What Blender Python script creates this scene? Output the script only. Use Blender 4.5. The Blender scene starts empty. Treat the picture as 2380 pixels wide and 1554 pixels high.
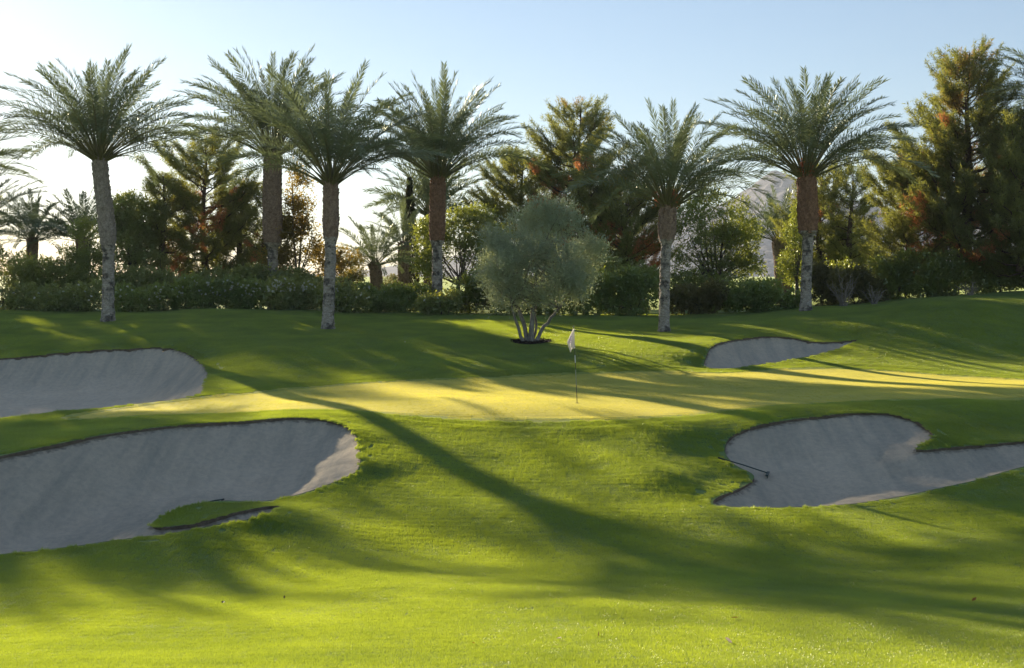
import bpy, math, random
import numpy as np
from mathutils import Vector, Matrix, Euler

R = math.radians
rng = np.random.default_rng(7)
random.seed(7)
sc = bpy.context.scene
col = sc.collection

# ------------------------------------------------------------------ camera, sky, sun, exposure
EYE = 6.0                      # camera height over the datum of the ground
FP = 2777.0                    # focal length in units of the 2380 px wide tracing of the photograph
PITCH = math.atan(137.0 / FP)
cam_d = bpy.data.cameras.new('camera')
cam_d.sensor_width = 36.0
cam_d.lens = FP / 2380.0 * 36.0
cam_d.clip_start = 0.1
cam_d.clip_end = 20000.0
cam = bpy.data.objects.new('camera', cam_d)
cam.location = (0, 0, EYE)
cam.rotation_euler = (math.pi / 2 - PITCH, 0, 0)
col.objects.link(cam)
sc.camera = cam

SUN_AZ, SUN_EL = R(-30.5), R(14.2)      # azimuth from +Y, negative = left of the view
world = bpy.data.worlds.new('World'); sc.world = world
world.use_nodes = True
wn = world.node_tree
wn.nodes.clear()
sky = wn.nodes.new('ShaderNodeTexSky'); sky.sky_type = 'NISHITA'; sky.sun_disc = False
sky.sun_elevation = SUN_EL; sky.sun_rotation = SUN_AZ
sky.altitude = 0.0; sky.air_density = 1.0; sky.dust_density = 0.15; sky.ozone_density = 2.5
bg = wn.nodes.new('ShaderNodeBackground'); bg.inputs['Strength'].default_value = 0.052
# thin high haze: the same pale light from every part of the sky, over the clear-air sky
hz_ = wn.nodes.new('ShaderNodeMix'); hz_.data_type = 'RGBA'; hz_.blend_type = 'ADD'; hz_.inputs[0].default_value = 1.0
hz_.inputs[7].default_value = (0.88, 1.06, 1.42, 1)
wn.links.new(sky.outputs[0], hz_.inputs[6])
wo = wn.nodes.new('ShaderNodeOutputWorld')
wn.links.new(hz_.outputs[2], bg.inputs[0]); wn.links.new(bg.outputs[0], wo.inputs[0])

SUN = Vector((math.sin(SUN_AZ) * math.cos(SUN_EL), math.cos(SUN_AZ) * math.cos(SUN_EL), math.sin(SUN_EL)))
sl = bpy.data.lights.new('sun', 'SUN'); sl.energy = 4.5; sl.angle = R(0.6); sl.color = (1.0, 0.84, 0.62)
so = bpy.data.objects.new('sun', sl); so.rotation_euler = SUN.to_track_quat('Z', 'Y').to_euler()
so.location = (-30, 50, 30)
col.objects.link(so)

sc.view_settings.view_transform = 'Standard'; sc.view_settings.look = 'None'
sc.view_settings.gamma = 1.0; sc.view_settings.use_curve_mapping = False
sc.view_settings.exposure = 1.14
sc.cycles.max_bounces = 6; sc.cycles.diffuse_bounces = 3; sc.cycles.transmission_bounces = 4
sc.cycles.transparent_max_bounces = 6; sc.cycles.volume_bounces = 0
sc.cycles.use_adaptive_sampling = True
sc.cycles.caustics_reflective = False; sc.cycles.caustics_refractive = False

# ------------------------------------------------------------------ helpers
def W(px, py, Y):
    """point of the place seen at (px, py) of the tracing, Y metres ahead"""
    dx, dy = px - 1190.0, 777.0 - py
    wy = FP * math.cos(PITCH) + dy * math.sin(PITCH)
    wz = dy * math.cos(PITCH) - FP * math.sin(PITCH)
    s = Y / wy
    return (dx * s, Y, EYE + wz * s)

def XP(px, Y):
    return (px - 1190.0) / FP * Y

def mesh_np(name, verts, faces, mats=(), attrs=None, smooth=False, mat_idx=None):
    """verts (N,3); faces: (M,k) array or list of such arrays"""
    if not isinstance(faces, list) or (len(faces) and isinstance(faces[0], tuple)): faces = [np.array(faces)]
    faces = [np.asarray(f, dtype=np.int32) for f in faces if len(f)]
    me = bpy.data.meshes.new(name)
    verts = np.asarray(verts, dtype=np.float32)
    me.vertices.add(len(verts)); me.vertices.foreach_set('co', verts.ravel())
    loops = np.concatenate([f.ravel() for f in faces])
    sizes = np.concatenate([np.full(len(f), f.shape[1], dtype=np.int32) for f in faces])
    starts = np.concatenate([[0], np.cumsum(sizes)[:-1]]).astype(np.int32)
    me.loops.add(len(loops)); me.loops.foreach_set('vertex_index', loops)
    me.polygons.add(len(sizes)); me.polygons.foreach_set('loop_start', starts)
    for m in mats: me.materials.append(m)
    if mat_idx is not None: me.polygons.foreach_set('material_index', np.asarray(mat_idx, dtype=np.int32))
    me.polygons.foreach_set('use_smooth', np.full(len(sizes), smooth))
    me.update(calc_edges=True)
    for k, (dom, a) in (attrs or {}).items():
        at = me.attributes.new(k, 'FLOAT', dom)
        at.data.foreach_set('value', np.asarray(a, dtype=np.float32))
    return me

def obj(name, me, parent=None, loc=(0, 0, 0), **props):
    o = bpy.data.objects.new(name, me); col.objects.link(o)
    o.location = loc
    if parent is not None: o.parent = parent
    for k, v in props.items():
        if v is not None: o[k] = v
    return o

def thing(name, label, cat, loc, group=None, rz=0.0):
    return_o = obj(name, None, None, loc, label=label, category=cat, group=group)
    return_o.rotation_euler = (0, 0, rz)
    return_o.empty_display_size = 0.2
    return return_o

def unit(v):
    return v / np.maximum(np.linalg.norm(v, axis=-1, keepdims=True), 1e-9)

def noise3(p, s, seed=0):
    """cheap smooth pseudo noise, about -1..1"""
    r = np.random.default_rng(1000 + seed)
    o = np.zeros(len(p))
    for k in range(5):
        d = r.normal(size=3); d /= np.linalg.norm(d)
        f = s * (0.7 + 1.1 * r.random())
        o += np.sin(p @ d * f + r.random() * 6.28) * np.cos(p @ np.roll(d, 1) * f * 1.37 + r.random() * 6.28)
    return o / 2.2

def tube(pts, rad, sides=8, cap=True):
    pts = np.asarray(pts, float); rad = np.asarray(rad, float)
    n = len(pts)
    t = np.gradient(pts, axis=0); t = unit(t)
    ref = np.array([1.0, 0.13, 0.07]) if abs(t[0][0]) < 0.8 else np.array([0.1, 1.0, 0.05])
    a = unit(np.cross(t, ref)); b = np.cross(t, a)
    ang = np.arange(sides) / sides * 2 * math.pi
    v = pts[:, None, :] + rad[:, None, None] * (np.cos(ang)[None, :, None] * a[:, None, :] + np.sin(ang)[None, :, None] * b[:, None, :])
    v = v.reshape(-1, 3)
    i = np.arange(n - 1)[:, None] * sides; j = np.arange(sides)[None, :]; j2 = (j + 1) % sides
    f = np.stack([i + j, i + j2, i + sides + j2, i + sides + j], -1).reshape(-1, 4)
    return v, f

class Geo:
    """collects verts and quads (tris repeat no vertex: kept in their own list)"""
    def __init__(s): s.v = []; s.q = []; s.t = []; s.n = 0; s.av = []
    def add(s, v, q=None, t=None, val=None):
        v = np.asarray(v, float)
        s.v.append(v)
        if q is not None and len(q): s.q.append(np.asarray(q) + s.n)
        if t is not None and len(t): s.t.append(np.asarray(t) + s.n)
        s.av.append(np.full(len(v), 0.5) if val is None else np.broadcast_to(val, (len(v),)))
        s.n += len(v)
    def mesh(s, name, mats, smooth=False):
        fs = []
        if s.q: fs.append(np.concatenate(s.q))
        if s.t: fs.append(np.concatenate(s.t))
        return mesh_np(name, np.concatenate(s.v), fs, mats, {'v': ('POINT', np.concatenate(s.av))}, smooth)

# ------------------------------------------------------------------ materials
def nodes_mat(name):
    m = bpy.data.materials.new(name); m.use_nodes = True
    nt = m.node_tree; nt.nodes.clear()
    out = nt.nodes.new('ShaderNodeOutputMaterial')
    return m, nt, out

def N(nt, typ, **kw):
    n = nt.nodes.new(typ)
    for k, v in kw.items():
        if k.startswith('i_'): n.inputs[k[2:].replace('_', ' ')].default_value = v
        else: setattr(n, k, v)
    return n

def ramp(nt, stops, src=None, interp='LINEAR'):
    r = nt.nodes.new('ShaderNodeValToRGB'); r.color_ramp.interpolation = interp
    e = r.color_ramp.elements
    while len(e) < len(stops): e.new(0.5)
    for k, (p, c) in enumerate(stops):
        e[k].position = p; e[k].color = (*c, 1) if len(c) == 3 else c
    if src is not None: nt.links.new(src, r.inputs[0])
    return r

def noise(nt, scale, detail=4, rough=0.55, vec=None, dim='3D'):
    n = nt.nodes.new('ShaderNodeTexNoise'); n.inputs['Scale'].default_value = scale
    n.inputs['Detail'].default_value = detail; n.inputs['Roughness'].default_value = rough
    if vec is not None: nt.links.new(vec, n.inputs['Vector'])
    return n

def mixc(nt, a, b, fac, mode='MIX'):
    m = nt.nodes.new('ShaderNodeMix'); m.data_type = 'RGBA'; m.blend_type = mode
    for s, x in ((6, a), (7, b)):
        if hasattr(x, 'links'): nt.links.new(x, m.inputs[s])
        else: m.inputs[s].default_value = (*x, 1)
    if hasattr(fac, 'links'): nt.links.new(fac, m.inputs[0])
    else: m.inputs[0].default_value = fac
    return m.outputs[2]

def leaf_mat(name, dark, light, trans=(0.3, 0.4, 0.05), tfac=0.45, gloss=0.06, rough=0.4, dead=None):
    """leaves: diffuse + translucent + a little gloss; colour varies per leaf (attribute v) and per clump"""
    m, nt, out = nodes_mat(name)
    at = N(nt, 'ShaderNodeAttribute', attribute_name='v')
    c = ramp(nt, [(0, dark), (1, light)], at.outputs['Fac']).outputs[0]
    geo = N(nt, 'ShaderNodeNewGeometry')
    nz = noise(nt, 0.6, 3, 0.6, geo.outputs['Position'])
    k = ramp(nt, [(0.3, (0.72, 0.75, 0.75)), (0.7, (1.2, 1.15, 1.0))], nz.outputs['Fac'])
    c = mixc(nt, c, k.outputs[0], 1.0, 'MULTIPLY')
    tc = mixc(nt, trans, k.outputs[0], 1.0, 'MULTIPLY')
    if dead is not None:
        d = N(nt, 'ShaderNodeAttribute', attribute_name='dead')
        c = mixc(nt, c, dead, d.outputs['Fac']); tc = mixc(nt, tc, tuple(min(1, x * 1.3) for x in dead), d.outputs['Fac'])
    df = N(nt, 'ShaderNodeBsdfDiffuse'); nt.links.new(c, df.inputs[0])
    tr = N(nt, 'ShaderNodeBsdfTranslucent'); nt.links.new(tc, tr.inputs[0])
    mx = N(nt, 'ShaderNodeMixShader'); mx.inputs[0].default_value = tfac
    nt.links.new(df.outputs[0], mx.inputs[1]); nt.links.new(tr.outputs[0], mx.inputs[2])
    gl = N(nt, 'ShaderNodeBsdfGlossy'); gl.inputs['Roughness'].default_value = rough; gl.inputs[0].default_value = (0.9, 0.95, 0.8, 1)
    m2 = N(nt, 'ShaderNodeMixShader'); m2.inputs[0].default_value = gloss
    nt.links.new(mx.outputs[0], m2.inputs[1]); nt.links.new(gl.outputs[0], m2.inputs[2])
    nt.links.new(m2.outputs[0], out.inputs[0])
    return m

def bark_mat(name, a, b, scale=6.0, bump=0.5, stretch=(1, 1, 0.25), rough=0.9, stain=False):
    m, nt, out = nodes_mat(name)
    tc = N(nt, 'ShaderNodeTexCoord'); mp = N(nt, 'ShaderNodeMapping'); mp.inputs['Scale'].default_value = stretch
    nt.links.new(tc.outputs['Object'], mp.inputs[0])
    n1 = noise(nt, scale, 6, 0.65, mp.outputs[0]); n2 = noise(nt, scale * 5, 4, 0.6, mp.outputs[0])
    c = ramp(nt, [(0.3, a), (0.7, b)], n1.outputs['Fac'])
    if stain:
        n3 = noise(nt, 1.6, 5, 0.7, tc.outputs['Object'])
        c2 = mixc(nt, c.outputs[0], (0.05, 0.045, 0.04), ramp(nt, [(0.50, (0, 0, 0)), (0.60, (0.85, 0.85, 0.85))], n3.outputs['Fac']).outputs[0])
    else: c2 = c.outputs[0]
    c3 = mixc(nt, c2, ramp(nt, [(0.35, (0.55, 0.55, 0.55)), (0.65, (1.25, 1.25, 1.25))], n2.outputs['Fac']).outputs[0], 1.0, 'MULTIPLY')
    p = N(nt, 'ShaderNodeBsdfPrincipled'); p.inputs['Roughness'].default_value = rough
    p.inputs['Specular IOR Level'].default_value = 0.25
    nt.links.new(c3, p.inputs['Base Color'])
    bp = N(nt, 'ShaderNodeBump'); bp.inputs['Strength'].default_value = bump; bp.inputs['Distance'].default_value = 0.03
    nt.links.new(n2.outputs['Fac'], bp.inputs['Height']); nt.links.new(bp.outputs[0], p.inputs['Normal'])
    nt.links.new(p.outputs[0], out.inputs[0])
    return m

def plain_mat(name, c, rough=0.6, metal=0.0):
    m, nt, out = nodes_mat(name)
    p = N(nt, 'ShaderNodeBsdfPrincipled'); p.inputs['Roughness'].default_value = rough; p.inputs['Metallic'].default_value = metal
    nz = noise(nt, 40, 3)
    cc = mixc(nt, c, ramp(nt, [(0.3, (0.8, 0.8, 0.8)), (0.7, (1.1, 1.1, 1.1))], nz.outputs['Fac']).outputs[0], 1.0, 'MULTIPLY')
    nt.links.new(cc, p.inputs['Base Color'])
    nt.links.new(p.outputs[0], out.inputs[0])
    return m

def mixf(nt, src, k):
    m = N(nt, 'ShaderNodeMath', operation='MULTIPLY'); nt.links.new(src, m.inputs[0]); m.inputs[1].default_value = k
    return m.outputs[0]

def turf_mat():
    m, nt, out = nodes_mat('rough_turf')
    geo = N(nt, 'ShaderNodeNewGeometry')
    big = noise(nt, 0.22, 4, 0.6, geo.outputs['Position'])
    mid = noise(nt, 2.2, 4, 0.6, geo.outputs['Position'])
    fine = noise(nt, 38, 3, 0.7, geo.outputs['Position'])
    c = ramp(nt, [(0.25, (0.022, 0.075, 0.026)), (0.5, (0.036, 0.100, 0.030)), (0.8, (0.065, 0.135, 0.032))], mid.outputs['Fac']).outputs[0]
    c = mixc(nt, c, ramp(nt, [(0.3, (0.8, 0.9, 0.9)), (0.7, (1.2, 1.08, 1.0))], big.outputs['Fac']).outputs[0], 1.0, 'MULTIPLY')
    c = mixc(nt, c, ramp(nt, [(0.3, (0.6, 0.6, 0.6)), (0.7, (1.3, 1.3, 1.25))], fine.outputs['Fac']).outputs[0], 1.0, 'MULTIPLY')
    # collar of closer mown grass round the green
    g = N(nt, 'ShaderNodeAttribute', attribute_name='collar')
    c = mixc(nt, c, (0.13, 0.155, 0.018), g.outputs['Fac'])
    d = N(nt, 'ShaderNodeBsdfDiffuse'); nt.links.new(c, d.inputs[0]); d.inputs['Roughness'].default_value = 1.0
    sh = N(nt, 'ShaderNodeBsdfPrincipled'); nt.links.new(c, sh.inputs['Base Color'])
    sh.inputs['Roughness'].default_value = 0.75; sh.inputs['Specular IOR Level'].default_value = 0.3
    sh.inputs['Sheen Weight'].default_value = 0.35; sh.inputs['Sheen Roughness'].default_value = 0.5
    sh.inputs['Sheen Tint'].default_value = (0.85, 0.95, 0.25, 1)
    bp = N(nt, 'ShaderNodeBump'); bp.inputs['Strength'].default_value = 0.6; bp.inputs['Distance'].default_value = 0.03
    nt.links.new(fine.outputs['Fac'], bp.inputs['Height']); nt.links.new(bp.outputs[0], sh.inputs['Normal'])
    nt.links.new(sh.outputs[0], out.inputs[0])
    return m

def green_mat():
    m, nt, out = nodes_mat('putting_green')
    geo = N(nt, 'ShaderNodeNewGeometry')
    mp = N(nt, 'ShaderNodeMapping'); mp.inputs['Scale'].default_value = (0.25, 1.6, 1); mp.inputs['Rotation'].default_value = (0, 0, R(6))
    nt.links.new(geo.outputs['Position'], mp.inputs[0])
    st = noise(nt, 1.1, 4, 0.6, mp.outputs[0])
    fine = noise(nt, 60, 2, 0.7, geo.outputs['Position'])
    c = ramp(nt, [(0.3, (0.165, 0.175, 0.018)), (0.7, (0.225, 0.215, 0.028))], st.outputs['Fac']).outputs[0]
    c = mixc(nt, c, ramp(nt, [(0.3, (0.85, 0.85, 0.85)), (0.7, (1.12, 1.12, 1.1))], fine.outputs['Fac']).outputs[0], 1.0, 'MULTIPLY')
    sh = N(nt, 'ShaderNodeBsdfPrincipled'); nt.links.new(c, sh.inputs['Base Color'])
    sh.inputs['Roughness'].default_value = 0.6; sh.inputs['Specular IOR Level'].default_value = 0.3
    sh.inputs['Sheen Weight'].default_value = 0.5; sh.inputs['Sheen Roughness'].default_value = 0.45
    sh.inputs['Sheen Tint'].default_value = (1.0, 0.88, 0.2, 1)
    bp = N(nt, 'ShaderNodeBump'); bp.inputs['Strength'].default_value = 0.35; bp.inputs['Distance'].default_value = 0.05
    nt.links.new(st.outputs['Fac'], bp.inputs['Height'])
    nt.links.new(bp.outputs[0], sh.inputs['Normal'])
    nt.links.new(sh.outputs[0], out.inputs[0])
    return m

def sand_mat():
    m, nt, out = nodes_mat('bunker_sand')
    geo = N(nt, 'ShaderNodeNewGeometry')
    at = N(nt, 'ShaderNodeAttribute', attribute_name='rimd')      # metres from the lip
    mp = N(nt, 'ShaderNodeMapping'); mp.inputs['Scale'].default_value = (1, 0.12, 0.12)
    nt.links.new(geo.outputs['Position'], mp.inputs[0])
    streak = noise(nt, 2.2, 5, 0.65, mp.outputs[0])               # soil washed down the face
    blot = noise(nt, 1.6, 4, 0.6, geo.outputs['Position'])
    fine = noise(nt, 70, 3, 0.75, geo.outputs['Position'])
    foot = noise(nt, 7, 4, 0.65, geo.outputs['Position'])
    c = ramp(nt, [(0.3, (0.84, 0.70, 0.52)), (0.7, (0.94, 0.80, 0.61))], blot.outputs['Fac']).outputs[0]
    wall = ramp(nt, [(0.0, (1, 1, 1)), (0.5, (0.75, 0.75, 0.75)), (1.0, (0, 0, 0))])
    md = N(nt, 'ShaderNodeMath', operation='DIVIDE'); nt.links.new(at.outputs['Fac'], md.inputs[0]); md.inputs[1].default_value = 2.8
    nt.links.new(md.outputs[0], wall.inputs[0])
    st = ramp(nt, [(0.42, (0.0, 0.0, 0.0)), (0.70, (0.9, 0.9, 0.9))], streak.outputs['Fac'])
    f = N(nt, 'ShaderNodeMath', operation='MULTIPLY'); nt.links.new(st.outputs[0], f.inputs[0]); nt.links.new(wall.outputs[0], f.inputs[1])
    c = mixc(nt, c, (0.68, 0.59, 0.45), mixf(nt, wall.outputs[0], 0.75)); c = mixc(nt, c, (0.50, 0.46, 0.37), f.outputs[0])  # face painted darker than the floor for its lesser skylight; soil streaks over that
    # brown soil right under the lip
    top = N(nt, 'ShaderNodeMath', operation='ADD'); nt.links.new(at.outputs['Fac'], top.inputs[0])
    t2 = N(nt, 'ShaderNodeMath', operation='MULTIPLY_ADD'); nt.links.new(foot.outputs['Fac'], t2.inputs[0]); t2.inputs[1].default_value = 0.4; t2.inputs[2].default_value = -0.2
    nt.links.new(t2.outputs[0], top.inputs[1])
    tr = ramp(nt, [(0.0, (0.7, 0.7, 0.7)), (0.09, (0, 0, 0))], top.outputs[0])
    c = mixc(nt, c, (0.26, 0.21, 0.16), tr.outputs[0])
    c = mixc(nt, c, ramp(nt, [(0.3, (0.82, 0.82, 0.82)), (0.7, (1.12, 1.12, 1.12))], fine.outputs['Fac']).outputs[0], 1.0, 'MULTIPLY')
    c = mixc(nt, c, ramp(nt, [(0.36, (0.92, 0.92, 0.92)), (0.60, (1.05, 1.05, 1.04))], foot.outputs['Fac']).outputs[0], 1.0, 'MULTIPLY')  # hollows painted darker, in place of the weak shading of the relief
    p = N(nt, 'ShaderNodeBsdfPrincipled'); p.inputs['Roughness'].default_value = 0.95; p.inputs['Specular IOR Level'].default_value = 0.15
    nt.links.new(c, p.inputs['Base Color'])
    ad = N(nt, 'ShaderNodeMath', operation='MULTIPLY_ADD'); nt.links.new(foot.outputs['Fac'], ad.inputs[0]); ad.inputs[1].default_value = 1.6
    nt.links.new(fine.outputs['Fac'], ad.inputs[2])
    bp = N(nt, 'ShaderNodeBump'); bp.inputs['Strength'].default_value = 1.0; bp.inputs['Distance'].default_value = 0.06
    nt.links.new(ad.outputs[0], bp.inputs['Height']); nt.links.new(bp.outputs[0], p.inputs['Normal'])
    nt.links.new(p.outputs[0], out.inputs[0])
    return m

M = {}
M['turf'] = turf_mat(); M['green'] = green_mat(); M['sand'] = sand_mat()
M['soil'] = bark_mat('lip_soil', (0.10, 0.08, 0.055), (0.22, 0.17, 0.12), 9, 0.8, (1, 1, 1))
M['blade'] = leaf_mat('grass_blades', (0.020, 0.080, 0.030), (0.060, 0.145, 0.050), (0.56, 0.68, 0.04), 0.58, 0.10, 0.35)
M['green_blade'] = leaf_mat('putting_green_blades', (0.08, 0.12, 0.025), (0.16, 0.19, 0.04), (0.95, 0.88, 0.16), 0.6, 0.06, 0.4)
M['mulch'] = bark_mat('mulch', (0.02, 0.014, 0.01), (0.06, 0.04, 0.028), 20, 1.0, (1, 1, 1))

# ------------------------------------------------------------------ the lie of the land
LB = [(-300,1150,22.0),(-100,1095,23.2),(0,1068,24),(200,1020,26),(400,998,27.5),(600,980,28.8),(700,976,29.2),(780,984,29),(820,1003,28.2),(836,1040,27),(839,1085,25.2),
      (815,1107,24.6),(735,1140,23.8),(655,1159,23.3),(600,1169,23.1),(500,1169,23.3),(430,1185,22.7),(370,1208,21.9),(349,1222,21.3),(368,1233,20.95),(420,1231,21.2),(500,1214,21.6),
      (570,1192,22.1),(635,1174,22.5),(658,1179,22.2),(640,1192,21.4),(600,1203,20.8),(520,1219,20.3),(400,1243,19.8),(300,1257,19.7),(150,1280,19.2),(0,1300,18.7),(-200,1330,18.0),(-400,1330,18.0),(-480,1240,19.6)]
RB = [(1640,1184,23.6),(1700,1150,24.9),(1757,1117,25.9),(1748,1103,26.3),(1712,1088,26.6),(1688,1062,27.3),(1683,1040,28.0),(1697,1015,28.6),(1742,994,28.8),(1810,983,29.4),(1900,972,29.9),(2000,962,30.3),
      (2080,965,30.2),(2140,985,29.4),(2172,1010,28.4),(2162,1024,28.0),(2130,1040,27.6),(2129,1050,27.2),(2200,1045,27.6),(2300,1038,27.9),(2380,1032,28.1),(2550,1022,28.4),(2700,1036,27.6),(2650,1062,26.8),
      (2500,1066,26.5),(2380,1085,26.0),(2250,1125,25.1),(2100,1155,24.4),(1950,1178,23.7),(1830,1190,23.3),(1720,1191,23.2)]
BL = [(-250,850,46.3),(-100,840,46.8),(0,832,47),(100,825,47.3),(200,818,47.6),(300,811,48),(370,807,48.2),(420,813,47.6),(460,834,46.0),(486,862,43),(482,882,40.5),(474,896,38.2),(480,915,35.9),(440,925,34.8),
      (300,942,33.2),(150,958,31.8),(0,973,30.5),(-200,985,30.0),(-350,950,33)]
BR = [(1633,858,44.4),(1640,835,45.6),(1652,810,47.2),(1700,790,49),(1770,782,50),(1830,786,50),(1900,799,49.3),(1960,795,49.5),(1996,788,49.9),(1990,796,49),(1950,813,47.5),(1850,838,45.6),(1780,851,44.8),(1700,860,44.2)]
GR = [(170,975,29.9),(300,967,30.3),(440,961,30.6),(560,957,30.8),(700,953,31.1),(800,953,31.1),(950,960,30.8),(1190,972,30.2),(1350,975,30),(1500,969,30.3),(1700,954,31.2),(1850,938,32.2),(2000,930,32.8),(2200,926,33),(2380,924,33.1),
      (2600,915,34),(2800,900,36),(2600,890,39),(2380,886,40),(2200,874,41.5),(2050,862,43),(1900,858,43.5),(1750,864,43.2),(1600,869,42.6),(1400,868,42.6),(1180,879,41.3),(950,886,40.3),(800,895,39),(600,915,36.6),
      (480,928,34.9),(300,949,32.6),(190,964,31.0)]
PTS = [  # (px, py, Y) on open turf
 (-400,1554,10.2),(0,1554,10),(600,1554,9.8),(1190,1554,9.8),(1800,1554,9.8),(2380,1554,10),(2800,1554,10.2),
 (0,1470,12.5),(600,1470,12.3),(1190,1470,12.3),(1800,1470,12.3),(2380,1470,12.7),
 (-300,1400,15),(0,1400,15),(400,1400,15),(800,1400,15),(1190,1400,15),(1600,1400,15.2),(2000,1400,15.6),(2380,1400,15.5),(2800,1400,15.5),
 (100,1355,16.7),(300,1345,17.3),(500,1330,18),(800,1370,16.4),(1190,1350,17.3),(1600,1350,17.6),(2000,1340,18.2),(2380,1345,17.6),
 (600,1250,20.3),(800,1300,19.1),(800,1200,21.9),(870,1110,25),(1000,1300,19.4),(1190,1290,19.8),(1400,1290,20),(1600,1290,20.1),(2000,1260,21.3),(2200,1230,22),(2380,1290,19.7),(2380,1200,22.7),(2380,1140,24.7),(2800,1250,21),
 (1000,1200,22.2),(1190,1200,22.4),(1400,1200,22.5),(1600,1195,22.8),(1190,1100,25.7),(1000,1100,25.6),(1400,1100,25.6),(1550,1100,25.4),(1190,1020,28.4),(1000,1010,28.7),(880,1000,28.9),(1400,1025,28.2),(1520,1030,27.9),(1600,1000,28.8),(1650,1050,27.8),(1650,1120,25.7),
 (1700,985,29.3),(1850,960,30.3),(2000,945,31.2),(2200,960,30.7),(2200,1000,29.2),(2250,1025,28.4),(2380,960,31),(2380,1005,29.2),(2700,970,30.5),
 (0,1000,27.8),(0,1035,25.6),(200,990,28.6),(400,975,29.6),(-200,1020,26.5),(480,1182,22.5),(530,1180,22.6),(590,1177,22.8),
 (600,880,40),(700,870,41.3),(800,872,41.8),(520,905,37.4),(560,860,42.2),(600,820,45.5),(800,830,45.7),(1000,850,43.7),(1190,850,43.9),(1400,845,44.3),(1500,852,43.9),(1560,850,44.2),
 (1000,800,48.7),(1190,810,48.6),(1400,800,49),(1560,800,48.6),(1235,800,49.8),(760,766,54),(1543,773,53),(250,737,60),(1872,723,60),
 (600,750,55.5),(400,760,54),(200,770,53.4),(0,770,53),(0,727,62),(500,722,62.5),(900,745,59.5),(1100,745,59),(1300,750,58.2),(1600,744,59),(1750,735,60.5),(2000,716,61),(2200,692,61.5),(2380,681,62.5),
 (1600,830,45.6),(1900,780,51.2),(2000,760,52.3),(2050,725,57),(2150,706,56.5),(2250,702,56),(2380,711,56),(2550,700,57),(2250,694,60),(2100,770,50.8),(2250,755,51.2),(2380,760,51.5),(2000,810,47.6),(2100,820,46.9),(2250,820,47.2),(2380,822,47.2),(2200,850,44.2),(2050,838,45.2),(2380,862,43),(1900,845,44.9),(2600,790,49)]
XYZ = [(0,0,-1.7),(0,-12,-1.6),(-12,0,-2.0),(12,0,-2.0),(0,5,-2.35),(-7,5,-2.5),(7,5,-2.5),(-28,8,-3.4),(28,8,-3.4),(-30,22,-4.2),(32,22,-4.2),(-34,40,-3.4),(34,38,-2.9),(-40,62,-2.1),(42,62,-1.0),
       (-40,85,-2.3),(-12,85,-2.3),(12,85,-2.2),(42,85,-1.2),(-20,72,-2.15),(0,72,-2.15),(14,70,-2.0),(26,70,-1.2),(0,110,-2.6),(50,110,-2.2),(-50,110,-2.6),(60,30,-3),(-60,30,-3)]

def smooth_poly(p, it=2):
    p = np.array(p, float)
    for _ in range(it):
        q = np.roll(p, -1, 0)
        p = np.stack([0.75 * p + 0.25 * q, 0.25 * p + 0.75 * q], 1).reshape(-1, p.shape[1])
    return p

def poly3(L):
    return np.array([W(*a) for a in L])
POLY = {k: poly3(L) for k, L in (('LB', LB), ('RB', RB), ('BL', BL), ('BR', BR), ('GR', GR))}
ctrl = [W(*a) for a in PTS] + [(x, y, z + EYE) for x, y, z in XYZ]
for k in POLY: ctrl += [tuple(a) for a in POLY[k]]
ctrl = np.array(ctrl)
# merge control points that nearly coincide
keep = []
for i, c in enumerate(ctrl):
    if all(np.hypot(*(c[:2] - ctrl[j][:2])) > 0.35 for j in keep): keep.append(i)
ctrl = ctrl[keep]
def tps(r2): return np.where(r2 > 1e-12, r2 * np.log(np.maximum(r2, 1e-12)), 0.0)
_n = len(ctrl)
_d2 = ((ctrl[:, None, :2] - ctrl[None, :, :2]) ** 2).sum(-1)
A = np.zeros((_n + 3, _n + 3)); A[:_n, :_n] = tps(_d2) + np.eye(_n) * 0.6
P1 = np.c_[np.ones(_n), ctrl[:, :2]]; A[:_n, _n:] = P1; A[_n:, :_n] = P1.T
sol = np.linalg.solve(A, np.r_[ctrl[:, 2], 0, 0, 0])
def base_h(x, y):
    x = np.atleast_1d(np.asarray(x, float)); y = np.atleast_1d(np.asarray(y, float))
    out = np.empty(len(x))
    for s in range(0, len(x), 20000):
        xs, ys = x[s:s + 20000], y[s:s + 20000]
        xc, yc = np.clip(xs, -55, 58), np.clip(ys, -12, 110)
        d2 = (xc[:, None] - ctrl[None, :, 0]) ** 2 + (yc[:, None] - ctrl[None, :, 1]) ** 2
        z = tps(d2) @ sol[:_n] + sol[_n] + sol[_n + 1] * xc + sol[_n + 2] * yc
        far = np.clip((np.hypot(xs - xc, ys - yc)) / 60.0, 0, 1)
        out[s:s + 20000] = z * (1 - far) + far * (EYE - 3.0)
    return out

SP = {k: smooth_poly(POLY[k][:, :2], 3) for k in POLY}
def sdist(P, x, y):
    """signed distance to closed polyline, negative inside, and nearest point"""
    n = len(x); best = np.full(n, 1e9); nx = np.zeros(n); ny = np.zeros(n); inside = np.zeros(n, bool)
    for i in range(len(P)):
        ax, ay = P[i]; bx, by = P[(i + 1) % len(P)]
        dx, dy = bx - ax, by - ay
        t = np.clip(((x - ax) * dx + (y - ay) * dy) / (dx * dx + dy * dy + 1e-12), 0, 1)
        qx, qy = ax + t * dx, ay + t * dy
        d = (x - qx) ** 2 + (y - qy) ** 2
        m = d < best
        best[m] = d[m]; nx[m] = qx[m]; ny[m] = qy[m]
        c = (ay > y) != (by > y)
        inside ^= c & (x < (bx - ax) * (y - ay) / (by - ay + 1e-15) + ax)
    d = np.sqrt(best)
    return np.where(inside, -d, d), nx, ny

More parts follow.
